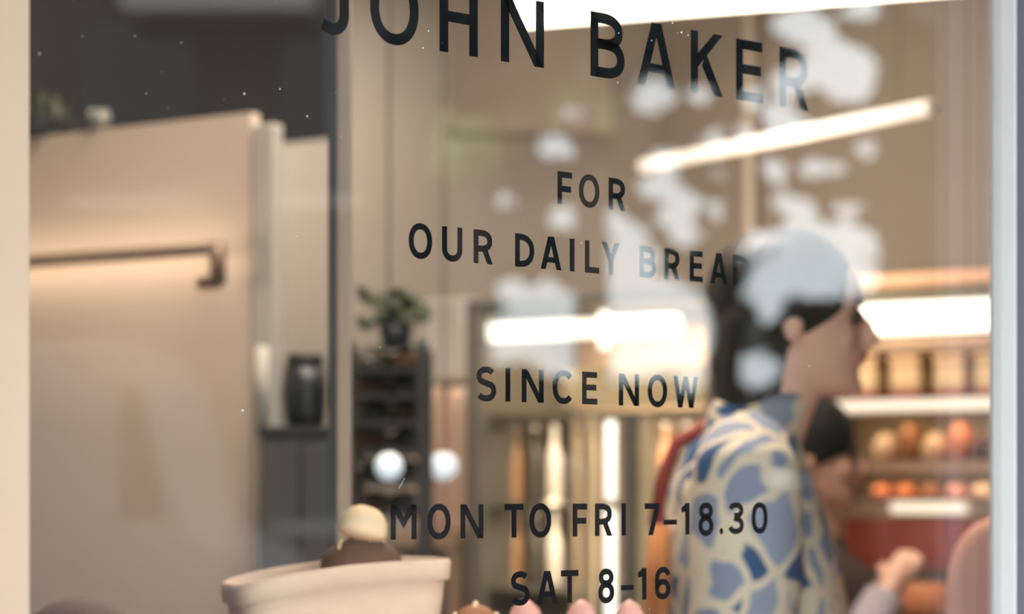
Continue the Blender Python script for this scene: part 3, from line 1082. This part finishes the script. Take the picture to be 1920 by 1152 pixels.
row3 = [(1660, 'orange_pastry'), (1705, 'orange_pastry'), (1752, 'crust'), (1800, 'pink_glaze'), (1848, 'crust_pale')]
for i, (px, m) in enumerate(row3):
    loaf('shelf_pastry', ['orange pastry nearest the waistcoat', 'orange pastry, second from the left', 'brown pastry at the middle', 'pink pastry, second from the window frame', 'pale pastry by the window frame'][i] + ' on the lowest lit shelf',
         'pastry', on_shelf(px, .12, 940), RZ + PI / 2, .07, .03, .05, M[m], 'pastries on the lowest lit shelf', 0)

# counter with orange pastries in front of the shelving
FK = Frame(1700, 5.6, RZ)
kc = thing('pastry_counter', 'dark counter with a pastry tray in front of the lit shelving', 'counter', FK.o, RZ)
ztopk = FK.z(1700, 1160)
MB().box(FK.x(1706), FK.x(1985), -.1, .35, ztopk - .03, ztopk).build('worktop', M['counter'], kc, bevel=.003)
MB().box(FK.x(1712), FK.x(1970), -.07, .33, 0, ztopk - .03).build('body', M['cabinet'], kc)
for i, (px, ly, m, lab) in enumerate(((1716, -.05, 'orange_pastry', 'orange brown pastry on the dark counter nearest the lilac sleeve'), (1750, -.05, 'orange_pastry', 'orange brown pastry on the dark counter second from the lilac sleeve'),
                                      (1740, .10, 'crust', 'brown pastry on the dark counter behind the orange ones'))):
    loaf('orange_pastry', lab, 'pastry', FK.world(FK.x(px, ly), ly, ztopk), RZ + .5 * i, .05, .042, FK.z(px, 1092, ly) - ztopk, M[m], 'pastries on the dark counter', 2)

# ------------------------------------------------------------------ salmon bar stool at the right edge
FQ = Frame(1850, 3.5, -TH)
st = thing('bar_stool', 'salmon pink bar stool back at the lower right by the window frame', 'stool', FQ.o, -TH)
xq0, xq1 = FQ.x(1772), FQ.x(1772) + .36
xm = (xq0 + xq1) / 2
hwq = (xq1 - xq0) / 2
zq = FQ.z(1850, 958)
MB().loft([[(xm + hwq * k * math.copysign(abs(math.cos(a)) ** .55, math.cos(a)), y, (zq - .21) + .21 * k * math.copysign(abs(math.sin(a)) ** .55, math.sin(a))) for a in [2 * PI * j / 32 for j in range(32)]]
           for y, k in ((-.02, .93), (-.012, 1), (.012, 1), (.02, .93))]).build('backrest', M['salmon'], st, True)
MB().rings_z([(.74, xm, .2, .17, .17), (.75, xm, .2, .19, .19), (.79, xm, .2, .19, .19), (.80, xm, .2, .17, .17)], 32).build('seat', M['salmon'], st, True)
for sx, sy in ((-.15, .05), (.15, .05), (-.15, .35), (.15, .35)):
    MB().tube([(xm + sx * 1.15, sy if sy < .1 else sy, 0), (xm + sx, .2 + (sy - .2) * .85, .75)], .011, 10).build('leg', M['steel_dark'], st, True)
MB().tube([(xm - .1, .03, .77), (xm - .1, .0, zq - .2)], .012, 8).tube([(xm + .1, .03, .77), (xm + .1, .0, zq - .2)], .012, 8).build('back_support', M['steel_dark'], st, True)

# pale pipe running up the long wall
FI = Frame(1406, 7.4, -TH)
pi_ = thing('wall_pipe', 'pale vertical pipe on the taupe wall above the head of the woman in profile', 'pipe', FI.o, -TH)
rp_ = (FI.x(1416) - FI.x(1396)) / 2
MB().tube([(0, 0, 0), (0, 0, CEIL)], rp_, 14).build('pipe', M['post'], pi_, True)
for zz in (.4, 1.6, 2.5):
    MB().tube([(0, 0, zz), (0, 0, zz + .03)], rp_ * 1.25, 14).build('collar', M['post'], pi_, True)

# small cool lamps glowing between the rack and the fridge
for px, zz_, lab in ((729, 4.75, 'small round cool white lamp in front of the dark rack'), (832, 5.6, 'small round cool white lamp beside the fridge post')):
    FL_ = Frame(px, zz_, -TH)
    sl = thing('round_lamp', lab, 'lamp', FL_.world(0, 0, FL_.z(px, 875)), -TH, 'small round cool lamps')
    MB().ball((0, 0, 0), .030 * zz_ / 5, 18, 12).build('bulb', M['cool'], sl, True)
    MB().tube([(0, .0, .03 * zz_ / 5), (0, 0, CEIL - sl.location.z)], .0025, 6).build('cable', M['steel_dark'], sl, True)

# ------------------------------------------------------------------ pendant tube lamps
def pendant(p0, p1, r, m, label):
    p0, p1 = Vector(p0), Vector(p1)
    c = (p0 + p1) / 2
    d = p1 - p0
    rz = math.atan2(d.y, d.x)
    L = d.length / 2
    root = thing('pendant_tube_lamp', label, 'lamp', c, rz, 'pendant tube lamps')
    MB().tube([(-L + .01, 0, 0), (L - .01, 0, 0)], r, 20).build('tube', m, root, True)
    for s in (-1, 1):
        MB().tube([(s * (L - .012), 0, 0), (s * L, 0, 0)], r * .9, 20).build('end_cap', M['white_paint'], root, True)
        MB().tube([(s * L * .8, 0, r * .95), (s * L * .8, 0, CEIL - c.z)], .0015, 6).build('cable', M['steel_dark'], root, True)
    return root


def pend_pt(px, py, z):
    zz = (z - EYE) * F / (HZ - py)
    return at(px, py, zz)


ZL = 2.30
pendant(pend_pt(1203, 312, ZL), pend_pt(1748, 200, ZL), .019, M['tube'], 'long glowing tube lamp hanging in the upper right of the window')
a = pend_pt(975, 20, ZL + .02)
b = pend_pt(1640, -32, ZL + .02)
pendant(a, a + (b - a).normalized() * 1.25, .036, M['tube_hot'], 'brightest tube lamp at the top edge behind the large lettering')

# lamps added out of view to brighten the room and its walls
def added_ceiling_panel(x, y, e, lab, w=.6, l=1.2, col=(1.0, .87, .74)):
    root = thing('ceiling_panel_light', lab, 'lamp', (x, y, CEIL), RZ)
    MB().box(-l / 2, l / 2, -w / 2, w / 2, -.04, 0).build('housing', M['white_paint'], root)
    MB().box(-l / 2 + .02, l / 2 - .02, -w / 2 + .02, w / 2 - .02, -.045, -.04).build('diffuser', M['panel_light'], root)
    d = bpy.data.lights.new('panel_fill', 'AREA')
    d.shape = 'RECTANGLE'
    d.size, d.size_y = l - .05, w - .05
    d.energy = e
    d.color = col
    o = bpy.data.objects.new('panel_fill', d)
    COL.objects.link(o)
    o.parent = root
    o.location = (0, 0, -.05)


added_ceiling_panel(2.6, 1.4, 68, 'added unseen ceiling panel light nearest the window')
added_ceiling_panel(4.3, 2.6, 18, 'added unseen ceiling panel light over the lit shelving')
added_ceiling_panel(2.2, 4.2, 18, 'added unseen ceiling panel light over the partition')
added_ceiling_panel(3.9, 5.4, 95, 'added unseen ceiling panel light behind the bulkhead')
gl = thing('globe_pendant', 'added globe lamp, unseen left of the window view, brightening the partition', 'lamp', at(-120, 545, 4.3), 0)
MB().ball((0, 0, 0), .10, 24, 16).build('globe', M['panel_light'], gl, True)
MB().tube([(0, 0, .1), (0, 0, CEIL - gl.location.z)], .003, 6).build('cable', M['steel_dark'], gl)
pd = bpy.data.lights.new('globe_fill', 'POINT')  # point light of the added globe, put in to brighten the partition
pd.energy = 18
pd.color = (1.0, .79, .58)
pd.shadow_soft_size = .11
po = bpy.data.objects.new('globe_fill', pd)
COL.objects.link(po)
po.parent = gl
gl.children[0].visible_shadow = True


# ------------------------------------------------------------------ people
def head_rings(o, sc=1.0):
    """(z, front, back, half width) from the chin up, as rings."""
    spec = [(-.005, .066, .020, .018), (.004, .080, -.005, .034), (.02, .084, -.03, .047), (.04, .080, -.055, .056), (.052, .083, -.065, .059), (.062, .087, -.07, .062), (.075, .083, -.078, .066),
            (.095, .082, -.088, .070), (.115, .078, -.095, .073), (.135, .083, -.099, .0755), (.15, .088, -.101, .077), (.175, .085, -.101, .077), (.2, .070, -.09, .069), (.22, .045, -.068, .052), (.234, .012, -.035, .025)]
    rs = []
    for z, f, b, w in spec:
        cx, rx = (f + b) / 2, (f - b) / 2
        ring = []
        for j in range(28):
            a = 2 * PI * j / 28
            ring.append((o[0] + sc * (cx + rx * math.cos(a)), o[1] + sc * w * math.sin(a), o[2] + sc * z))
        rs.append(ring)
    return rs


def hand(mb, wrist, direction, up, side):
    """Palm, four fingers and a thumb, gently curled."""
    d = Vector(direction).normalized()
    n = Vector(up).normalized()
    s = d.cross(n).normalized() * side
    w = Vector(wrist)
    mb.tube([w, w + d * .03, w + d * .075], [.024, .03, .028], 10)
    for i, (off, ln) in enumerate(((-.027, .068), (-.009, .078), (.009, .074), (.027, .058))):
        p = w + d * .075 + s * off
        mb.tube([p - d * .03, p, p + d * ln * .45 - n * .010, p + d * ln * .8 - n * .032, p + d * ln * .9 - n * .05], [.0105, .010, .009, .008, .006], 8)
    p = w + d * .025 - s * .024
    mb.tube([p, p - s * .022 + d * .02 - n * .006, p - s * .03 + d * .045 - n * .018, p - s * .028 + d * .062 - n * .028], [.013, .012, .0105, .008], 8)


def person(name, label, loc, rz, chin, neck, top, hair, hair_mat, top_mat, sleeve_mat, near_hand, far_hand, bulk=1.0, earring=False):
    """Local axes: x the way the person faces, y to their left, z up. chin = (x, z)."""
    root = thing(name, label, 'person', loc, rz)
    cxh, cz = chin
    sh_z = neck[1] - .045
    sx = neck[0] - .045
    hip_z = .52 * (cz + .23) + .03
    bd = MB()
    bd.loft(head_rings((cxh, 0, cz)))
    bd.tube([(cxh + .086, 0, cz + .122), (cxh + .098, 0, cz + .10), (cxh + .108, 0, cz + .084), (cxh + .088, 0, cz + .076)], [.008, .010, .0125, .010], 10)
    bd.ball((cxh + .098, .011, cz + .08), .009, 8, 6)
    bd.ball((cxh + .098, -.011, cz + .08), .009, 8, 6)
    bd.ball((cxh + .084, 0, cz + .061), .012, 10, 8, (.8, 1.9, .55))
    bd.ball((cxh + .083, 0, cz + .051), .012, 10, 8, (.8, 1.7, .6))
    bd.ball((cxh + .072, 0, cz + .006), .02, 10, 8, (.8, 1.1, .8))
    for s in (-1, 1):
        bd.ball((cxh - .034, s * .080, cz + .104), .03, 12, 10, (.62, .35, 1.05))
        bd.ball((cxh + .05, s * .045, cz + .085), .024, 10, 8, (.9, .7, .9))
    bd.tube([(cxh - .025, 0, cz + .06), (cxh - .035, 0, cz + .0), (neck[0] - .02, 0, neck[1] - .04), (neck[0] - .05, 0, neck[1] - .12)], [.056, .054, .058, .075], 18)
    bd.rings_z([(hip_z - .12, sx + .0, 0, .10, .15), (hip_z, sx, 0, .115, .17), (hip_z + .18, sx + .01, 0, .095, .135), (sh_z - .16, sx + .01, 0, .105, .155), (sh_z - .03, sx, 0, .085, .165), (sh_z + .02, sx, 0, .06, .10)], 24)
    arms = {}
    for s, hd in ((-1, near_hand), (1, far_hand)):
        shl = Vector((sx - .01, s * .175, sh_z - .025))
        wr = Vector(hd)
        mid = (shl + wr) / 2
        half = (wr - shl).length / 2
        up_l = max(.27, half + .005)
        bend = math.sqrt(max(0, up_l ** 2 - half ** 2))
        dr = Vector((-.75, s * .12, -.65)) if top == 'shirt' else Vector((-.8, s * .3, -.35))
        ax = (wr - shl).normalized()
        dr = (dr - ax * dr.dot(ax)).normalized()
        el = mid + dr * bend
        arms[s] = (shl, el, wr)
        bd.tube([shl + Vector((0, -s * .05, .02)), shl, shl.lerp(el, .4), el, el.lerp(wr, .35), wr], [.05, .053, .045, .038, .037, .025], 14)
        hand(bd, wr, (wr - el), Vector((0, 0, 1)) + Vector((.3, 0, 0)), -s)
    for s in (-1, 1):
        bd.tube([(sx, s * .085, hip_z - .04), (sx + .01, s * .09, hip_z * .55), (sx, s * .09, hip_z * .5), (sx - .015, s * .09, hip_z * .28), (sx - .01, s * .09, .06)], [.095, .07, .058, .055, .036], 16)
        bd.tube([(sx - .04, s * .09, .035), (sx + .05, s * .095, .03), (sx + .15, s * .1, .02)], [.034, .036, .02], 12)
    fuse(bd, .0062, 5).build('body', M['skin'], root, True)
    # clothes
    c = MB()
    c.rings_z([(hip_z - .06, sx + .005, 0, .15 * bulk, .19), (hip_z + .12, sx + .02, 0, .155 * bulk, .185), (sh_z - .17, sx + .005, 0, .145 * bulk, .185), (sh_z - .05, sx - .005, 0, .115 * bulk, .185),
               (sh_z + .015, sx, 0, .088, .125), (neck[1] - .005, neck[0] - .03, 0, .076, .075)], 32, 2.2)
    tp = c
    sl = MB()
    for s in (-1, 1):
        shl, el, wr = arms[s]
        end = el.lerp(wr, .12) if top == 'shirt' else el.lerp(wr, .92)
        pts = [shl + Vector((0, -s * .055, .025)), shl + Vector((-.005, 0, .0)), shl.lerp(el, .5), el, el.lerp(end, .6), end]
        rad = [.075, .083, .088, .082, .076, .070] if top == 'shirt' else [.06, .07, .062, .056, .052, .045]
        (c if top == 'shirt' else sl).tube(pts, [q * bulk for q in rad], 18)
    if top == 'shirt':
        fuse(c, .009, 5).build('shirt', top_mat, root, True)
        cl = MB()
        ring = []
        for k, (rr, zz) in enumerate(((.078, -.02), (.082, .03), (.072, .05), (.066, .03), (.068, -.015))):
            ring.append([(neck[0] - .03 + rr * math.cos(2 * PI * j / 24) * 1.0 + zz * .3, rr * math.sin(2 * PI * j / 24), neck[1] + zz) for j in range(24)])
        cl.loft(ring, cap=False)
        cl.build('collar', top_mat, root, True)
    else:
        fuse(c, .009, 5).build('waistcoat', top_mat, root, True)
        for s in (-1, 1):
            shl, el, wr = arms[s]
            end = el.lerp(wr, .92)
            MB().tube([shl + Vector((-.005, -s * .02, .01)), shl.lerp(el, .5), el, el.lerp(end, .5), end], [.07, .062, .056, .052, .045], 18).build('sleeve', sleeve_mat, root, True)
    tr = MB()
    for s in (-1, 1):
        tr.tube([(sx, s * .085, hip_z - .0), (sx + .01, s * .09, hip_z * .5), (sx - .005, s * .09, .07)], [.115, .08, .062], 20)
    tr.rings_z([(hip_z - .12, sx, 0, .125, .175), (hip_z + .04, sx, 0, .13, .178)], 24)
    fuse(tr, .012, 3).build('trousers', M['trousers'], root, True)
    for s in (-1, 1):
        MB().tube([(sx - .055, s * .09, .04), (sx - .03, s * .09, .05), (sx + .05, s * .095, .042), (sx + .15, s * .1, .03), (sx + .175, s * .1, .025)], [.03, .045, .045, .036, .02], 14).build('shoe', M['shoe'], root, True)
    # hair
    h = MB()
    h.ball((cxh - .043 * hair, 0, cz + .160), 1.0, 28, 18, (.120, .101, .106 if hair == 1 else .1))
    h.rings_z([(cz - .045 * hair, cxh - .092, 0, .03, .055), (cz - .03 * hair, cxh - .094, 0, .052, .078), (cz + .04, cxh - .092, 0, .062, .092), (cz + .10, cxh - .088, 0, .066, .098), (cz + .16, cxh - .07, 0, .07, .098)], 28)
    fuse(h, .007, 6).build('hair', hair_mat, root, True)
    for s in (-1, 1):
        MB().ball((cxh + .073, s * .033, cz + .118), .0125, 12, 8).build('eye', M['eye'], root, True)
        MB().tube([(cxh + .083, s * .018, cz + .139), (cxh + .082, s * .035, cz + .144), (cxh + .070, s * .055, cz + .137)], [.004, .0045, .003], 8).build('eyebrow', hair_mat, root, True)
    MB().ball((cxh + .0855, 0, cz + .056), .0125, 12, 8, (.8, 1.9, .75)).build('lips', M['lips'], root, True)
    return root


# woman in profile just behind the pane
ZW = 3.64
PW = F / ZW
pb = at(1514, HZ, ZW)
chin_z = EYE + (HZ - 736) / PW
woman = person('person', 'woman in profile facing right in a blue and cream marbled shirt', (pb.x, pb.y, 0), -TH, (0.0, chin_z), (-.055, EYE + (HZ - 800) / PW), 'shirt', 1, M['hair'], M['shirt'], None,
               (.13, -.17, .98), (.17, .15, 1.0), 1.0)
bagr = thing('shoulder_bag', 'ochre canvas bag with a red strap behind the back of the marbled shirt', 'bag', (pb.x, pb.y, 0), -TH)
def wl(px, py):
    return ((px - 1514) / PW, EYE + (HZ - py) / PW)
bx0, bz0 = wl(1222, 985)
MB().rings_z([(bz0 - .36, bx0 + .010, .05, .016, .14), (bz0 - .34, bx0 + .010, .05, .020, .15), (bz0 - .08, bx0 + .012, .05, .018, .15), (bz0, bx0 + .016, .05, .009, .14)], 28, 3).build('body', M['ochre'], bagr, True)
sxp = [wl(1222, 990), wl(1236, 900), wl(1262, 830), wl(1330, 790)]
MB().tube([(q[0] + .012, .10, q[1]) for q in sxp], [.012, .012, .012, .012], 8).build('strap', M['red'], bagr, True)

# shorter person further in
Z2 = 5.1
P2 = F / Z2
qb = at(1532, HZ, Z2)
def l2(px, py):
    return ((px - 1532) / P2, EYE + (HZ - py) / P2)
c2 = EYE + (HZ - 952) / P2
hx, hz2 = l2(1650, 1100)
person('person', 'shorter dark haired person in brown waistcoat and lilac sleeves reaching to the counter', (qb.x, qb.y, 0), -TH, (0.0, c2), (.015, c2 - .055), 'waistcoat', .8, M['hair_black'], M['jacket'], M['lilac'],
       (hx, -.14, hz2), (hx - .02, .16, hz2 - .05), 1.38)

# ------------------------------------------------------------------ the street (seen as reflections in the pane)
gr = MB().box(-30, 40, -3.6, -DA, -0.25, -0.02)
structure(gr.build('pavement', M['pavement']))
structure(MB().box(-30, 40, -14, -3.6, -0.4, -0.14).build('road', M['asphalt']))
structure(MB().box(-30, 60, -60, -14, -0.4, -0.02).build('verge', M['pavement']))


def facade(name, label, pxa, pxb, z, h, m, rows, cols, depth=3.0):
    a, b = mirrored(pxa, HZ, z), mirrored(pxb, HZ, z)
    d = b - a
    rz = math.atan2(d.y, d.x)
    root = thing(name, label, 'building', (a.x, a.y, 0), rz)
    L = d.length
    side = -1 if (Matrix.Rotation(rz, 3, 'Z') @ Vector((0, 1, 0))).dot(CAM - a) > 0 else 1
    y0, y1 = sorted((0, side * depth))
    MB().box(0, L, y0, y1, -.1, h).build('walls', m, root)
    wy = -side * .03
    for r in range(rows):
        for c in range(cols):
            x = L * (c + .5) / cols
            zz = 1.0 + r * 3.0
            q = MB().box(x - .55, x + .55, min(0, wy), max(0, wy), zz, zz + 1.6).build('window', M['window_dark'], root)
            MB().box(x - .62, x + .62, min(0, wy * 1.6), max(0, wy * 1.6), zz - .08, zz).build('sill', M['post'], q)
    return root


bb = facade('brick_building', 'dark brown brick building across the street', -700, 830, 21.0, 11, M['brick'], 3, 4)
Lb = (mirrored(830, HZ, 21.0) - mirrored(-700, HZ, 21.0)).length
zb_ = EYE + (HZ - 45) * 21.0 / F
sb = -1 if (Matrix.Rotation(bb.rotation_euler.z, 3, 'Z') @ Vector((0, 1, 0))).dot(CAM - Vector(bb.location)) > 0 else 1
MB().box(Lb * 950 / 1530, Lb * 1300 / 1530, min(0, -sb * .7), max(0, -sb * .7), zb_, zb_ + 1.0).build('balcony', M['post'], bb)
facade('rendered_building', 'taupe rendered building across the street beyond the trees', 1750, 2500, 19.5, 10, M['brick_taupe'], 2, 2)
# low hedge wall at the end of the view
lw = thing('garden_wall', 'low wall across the street behind the trees', 'wall', (0, 0, 0))
a, b = mirrored(800, HZ, 24), mirrored(1700, HZ, 24)
dirw = (b - a).normalized()
nw = Vector((-dirw.y, dirw.x, 0))
MB().add([a - Vector((0, 0, 1.4)), b - Vector((0, 0, 1.4)), b - nw * .3 - Vector((0, 0, 1.4)), a - nw * .3 - Vector((0, 0, 1.4)),
          a + Vector((0, 0, .1)), b + Vector((0, 0, .1)), b - nw * .3 + Vector((0, 0, .1)), a - nw * .3 + Vector((0, 0, .1))],
         [(0, 3, 2, 1), (4, 5, 6, 7), (0, 1, 5, 4), (2, 3, 7, 6), (0, 4, 7, 3), (1, 2, 6, 5)]).build('body', M['brick'], lw)

# openings in the crowns where the sky shows: (px, py, rx, ry)
GAPS = [(1500, 45, 48, 30), (1535, 70, 30, 40), (1585, 140, 50, 50), (1480, 155, 40, 22), (1222, 182, 36, 30), (1310, 180, 18, 14), (1380, 250, 30, 16), (1335, 268, 20, 16), (1410, 185, 16, 16),
        (1622, 278, 20, 16), (1540, 318, 40, 14), (1450, 318, 22, 18), (1500, 398, 28, 24), (1590, 392, 24, 12), (1235, 350, 40, 20), (1130, 410, 40, 20), (1060, 410, 30, 20), (1040, 275, 30, 20), (1090, 215, 28, 16),
        (1590, 490, 56, 60), (1500, 500, 70, 40), (1420, 470, 30, 30), (1400, 540, 22, 24), (1290, 440, 24, 18), (1150, 490, 34, 26), (1210, 480, 22, 22),
        (960, 545, 24, 18), (1030, 545, 22, 18), (1140, 560, 60, 34), (1240, 570, 60, 40), (1290, 620, 40, 70), (1200, 640, 90, 40), (1070, 650, 70, 30), (960, 655, 50, 24), (1130, 690, 110, 22), (1290, 690, 30, 40),
        (1442, 582, 22, 20), (1416, 692, 44, 30), (1530, 490, 122, 62), (1520, 140, 40, 20), (1460, 215, 30, 16), (1360, 320, 22, 16), (1470, 380, 22, 20), (1250, 300, 22, 16), (1260, 410, 26, 18), (1180, 440, 26, 20), (1100, 300, 18, 14), (1350, 395, 14, 22), (1120, 620, 180, 60), (1230, 600, 90, 70), (1620, 20, 40, 12), (1730, 20, 30, 14), (1480, 240, 40, 14), (1300, 380, 14, 10), (950, 380, 18, 12)]


def project(p):
    q = Vector((p.x, -p.y, p.z)) - CAM
    z = q.dot(VIEW)
    return 960 + F * q.dot(RIGHT) / z, HZ - F * q.z / z


def tree(label, px, z, pxr, py0, py1, nleaf, m, leafsize, trunk_px=None):
    base = mirrored(trunk_px or px, HZ, z)
    shift = mirrored(px, HZ, z) - base
    root = thing('street_tree', label, 'tree', (base.x, base.y, -.1), 0, 'trees across the street')
    k = z / F
    R = pxr * k
    zlo, zhi = EYE + (HZ - py1) * k + .1, EYE + (HZ - py0) * k + .1
    tk = MB()
    tk.tube([(0, 0, 0), (.05, .02, zlo * .6), (0, .05, zlo), (.1, 0, (zlo + zhi) / 2), (.05, 0, zhi * .95)], [.13, .11, .10, .07, .02], 12)
    for _ in range(10):
        zz = random.uniform(zlo * .9, zhi * .8)
        a_ = random.uniform(0, 2 * PI)
        e_ = shift * .5 + Vector((math.cos(a_) * R * .5, math.sin(a_) * R * .3, zz + random.uniform(.3, .9)))
        tk.tube([(.03, .02, zz), e_ * .5 + Vector((0, 0, zz * .5 + .1)), e_], [.03, .016, .005], 6)
    tk.build('trunk', M['bark'], root, True)
    lf = MB()
    cnt = 0
    while cnt < nleaf:
        # crowns are kept shallow along the street and wide across the view
        u, v = random.uniform(-1, 1), random.uniform(-1, 1)
        if abs(u) ** 2.6 + abs(v) ** 4 > 1:
            continue
        w = random.uniform(-.45, .45)
        off = Vector((RIGHT.x, -RIGHT.y, 0)) * u * R + Vector((VIEW.x, -VIEW.y, 0)) * w
        p = off + shift + Vector((0, 0, (zlo + zhi) / 2 + v * (zhi - zlo) / 2))
        cnt += 1
        X, Y = project(p + root.location)
        if any(((X - g[0]) / (g[2] * 1.12 + 12)) ** 2 + ((Y - g[1]) / (g[3] * 1.12 + 12)) ** 2 < 1 for g in GAPS):
            continue
        s = leafsize * random.uniform(.7, 1.3)
        a_ = Vector((random.gauss(0, 1), random.gauss(0, 1), random.gauss(0, .7))).normalized() * s
        b_ = a_.orthogonal().normalized() * s * .55
        lf.add([p - a_, p + b_ - a_ * .1, p + a_, p - b_ - a_ * .1], [(0, 1, 2, 3)])
    lf.build('foliage', m, root)
    return root


tree('broad dark green street tree, second from the taupe building', 1300, 15.5, 340, -140, 905, 19000, M['leaf'], .085, 1352)
tree('dark green street tree beside the taupe building', 1600, 16.5, 230, -140, 905, 14000, M['leaf'], .085, 1690)
tree('dark green street tree beside the brick building', 960, 16.5, 260, -60, 905, 13000, M['leaf'], .085, 860)
tree('low dark street tree in front of the brick building', 700, 15.0, 190, 640, 900, 4000, M['leaf'], .085)
tree('sapling coloured as sunlit foliage in front of the brick building', 875, 14.0, 60, 225, 345, 150, M['leaf_sunlit'], .06)
tree('sapling coloured as sunlit foliage between the brick building and the broad tree', 1095, 13.6, 60, 180, 255, 140, M['leaf_sunlit'], .06)

# grey van parked at the kerb
va, vb = mirrored(-420, HZ, 9.6), mirrored(500, HZ, 9.6)
dv = vb - va
vr = math.atan2(dv.y, dv.x)
van = thing('parked_van', 'pale grey van parked at the kerb', 'van', (va.x, va.y, -.14), vr)
Lv = dv.length
vh = EYE + (HZ - 640) * 9.6 / F + .14
prof = [(0, .35), (0, vh * .9), (.12, vh), (Lv * .74, vh), (Lv * .84, vh * .62), (Lv, vh * .54), (Lv, .35)]
sv = -1 if (Matrix.Rotation(vr, 3, 'Z') @ Vector((0, 1, 0))).dot(CAM - va) > 0 else 1
n = len(prof)
MB().add([(x, 0, z) for x, z in prof] + [(x, sv * 1.8, z) for x, z in prof], [tuple(range(n)), tuple(range(n, 2 * n))] + [(i, (i + 1) % n, n + (i + 1) % n, n + i) for i in range(n)]).build('body', M['van'], van, bevel=.03)
MB().add([(x, y, z) for y in (-sv * .012, 0) for x, z in ((Lv * .70, vh * .64), (Lv * .80, vh * .64), (Lv * .74, vh * .90), (Lv * .70, vh * .90))],
         [(0, 1, 2, 3), (4, 5, 6, 7), (0, 1, 5, 4), (1, 2, 6, 5), (2, 3, 7, 6), (3, 0, 4, 7)]).build('side_window', M['window_dark'], van)
for xx in (Lv * .2, Lv * .82):
    for yy in (sv * .1, sv * 1.7):
        w_ = MB().tube([(xx, yy - .11, .33), (xx, yy + .11, .33)], .33, 24).build('wheel', M['tyre'], van, True)
        MB().tube([(xx, yy - .115, .33), (xx, yy + .115, .33)], .18, 16).build('hub', M['chrome'], w_, True)
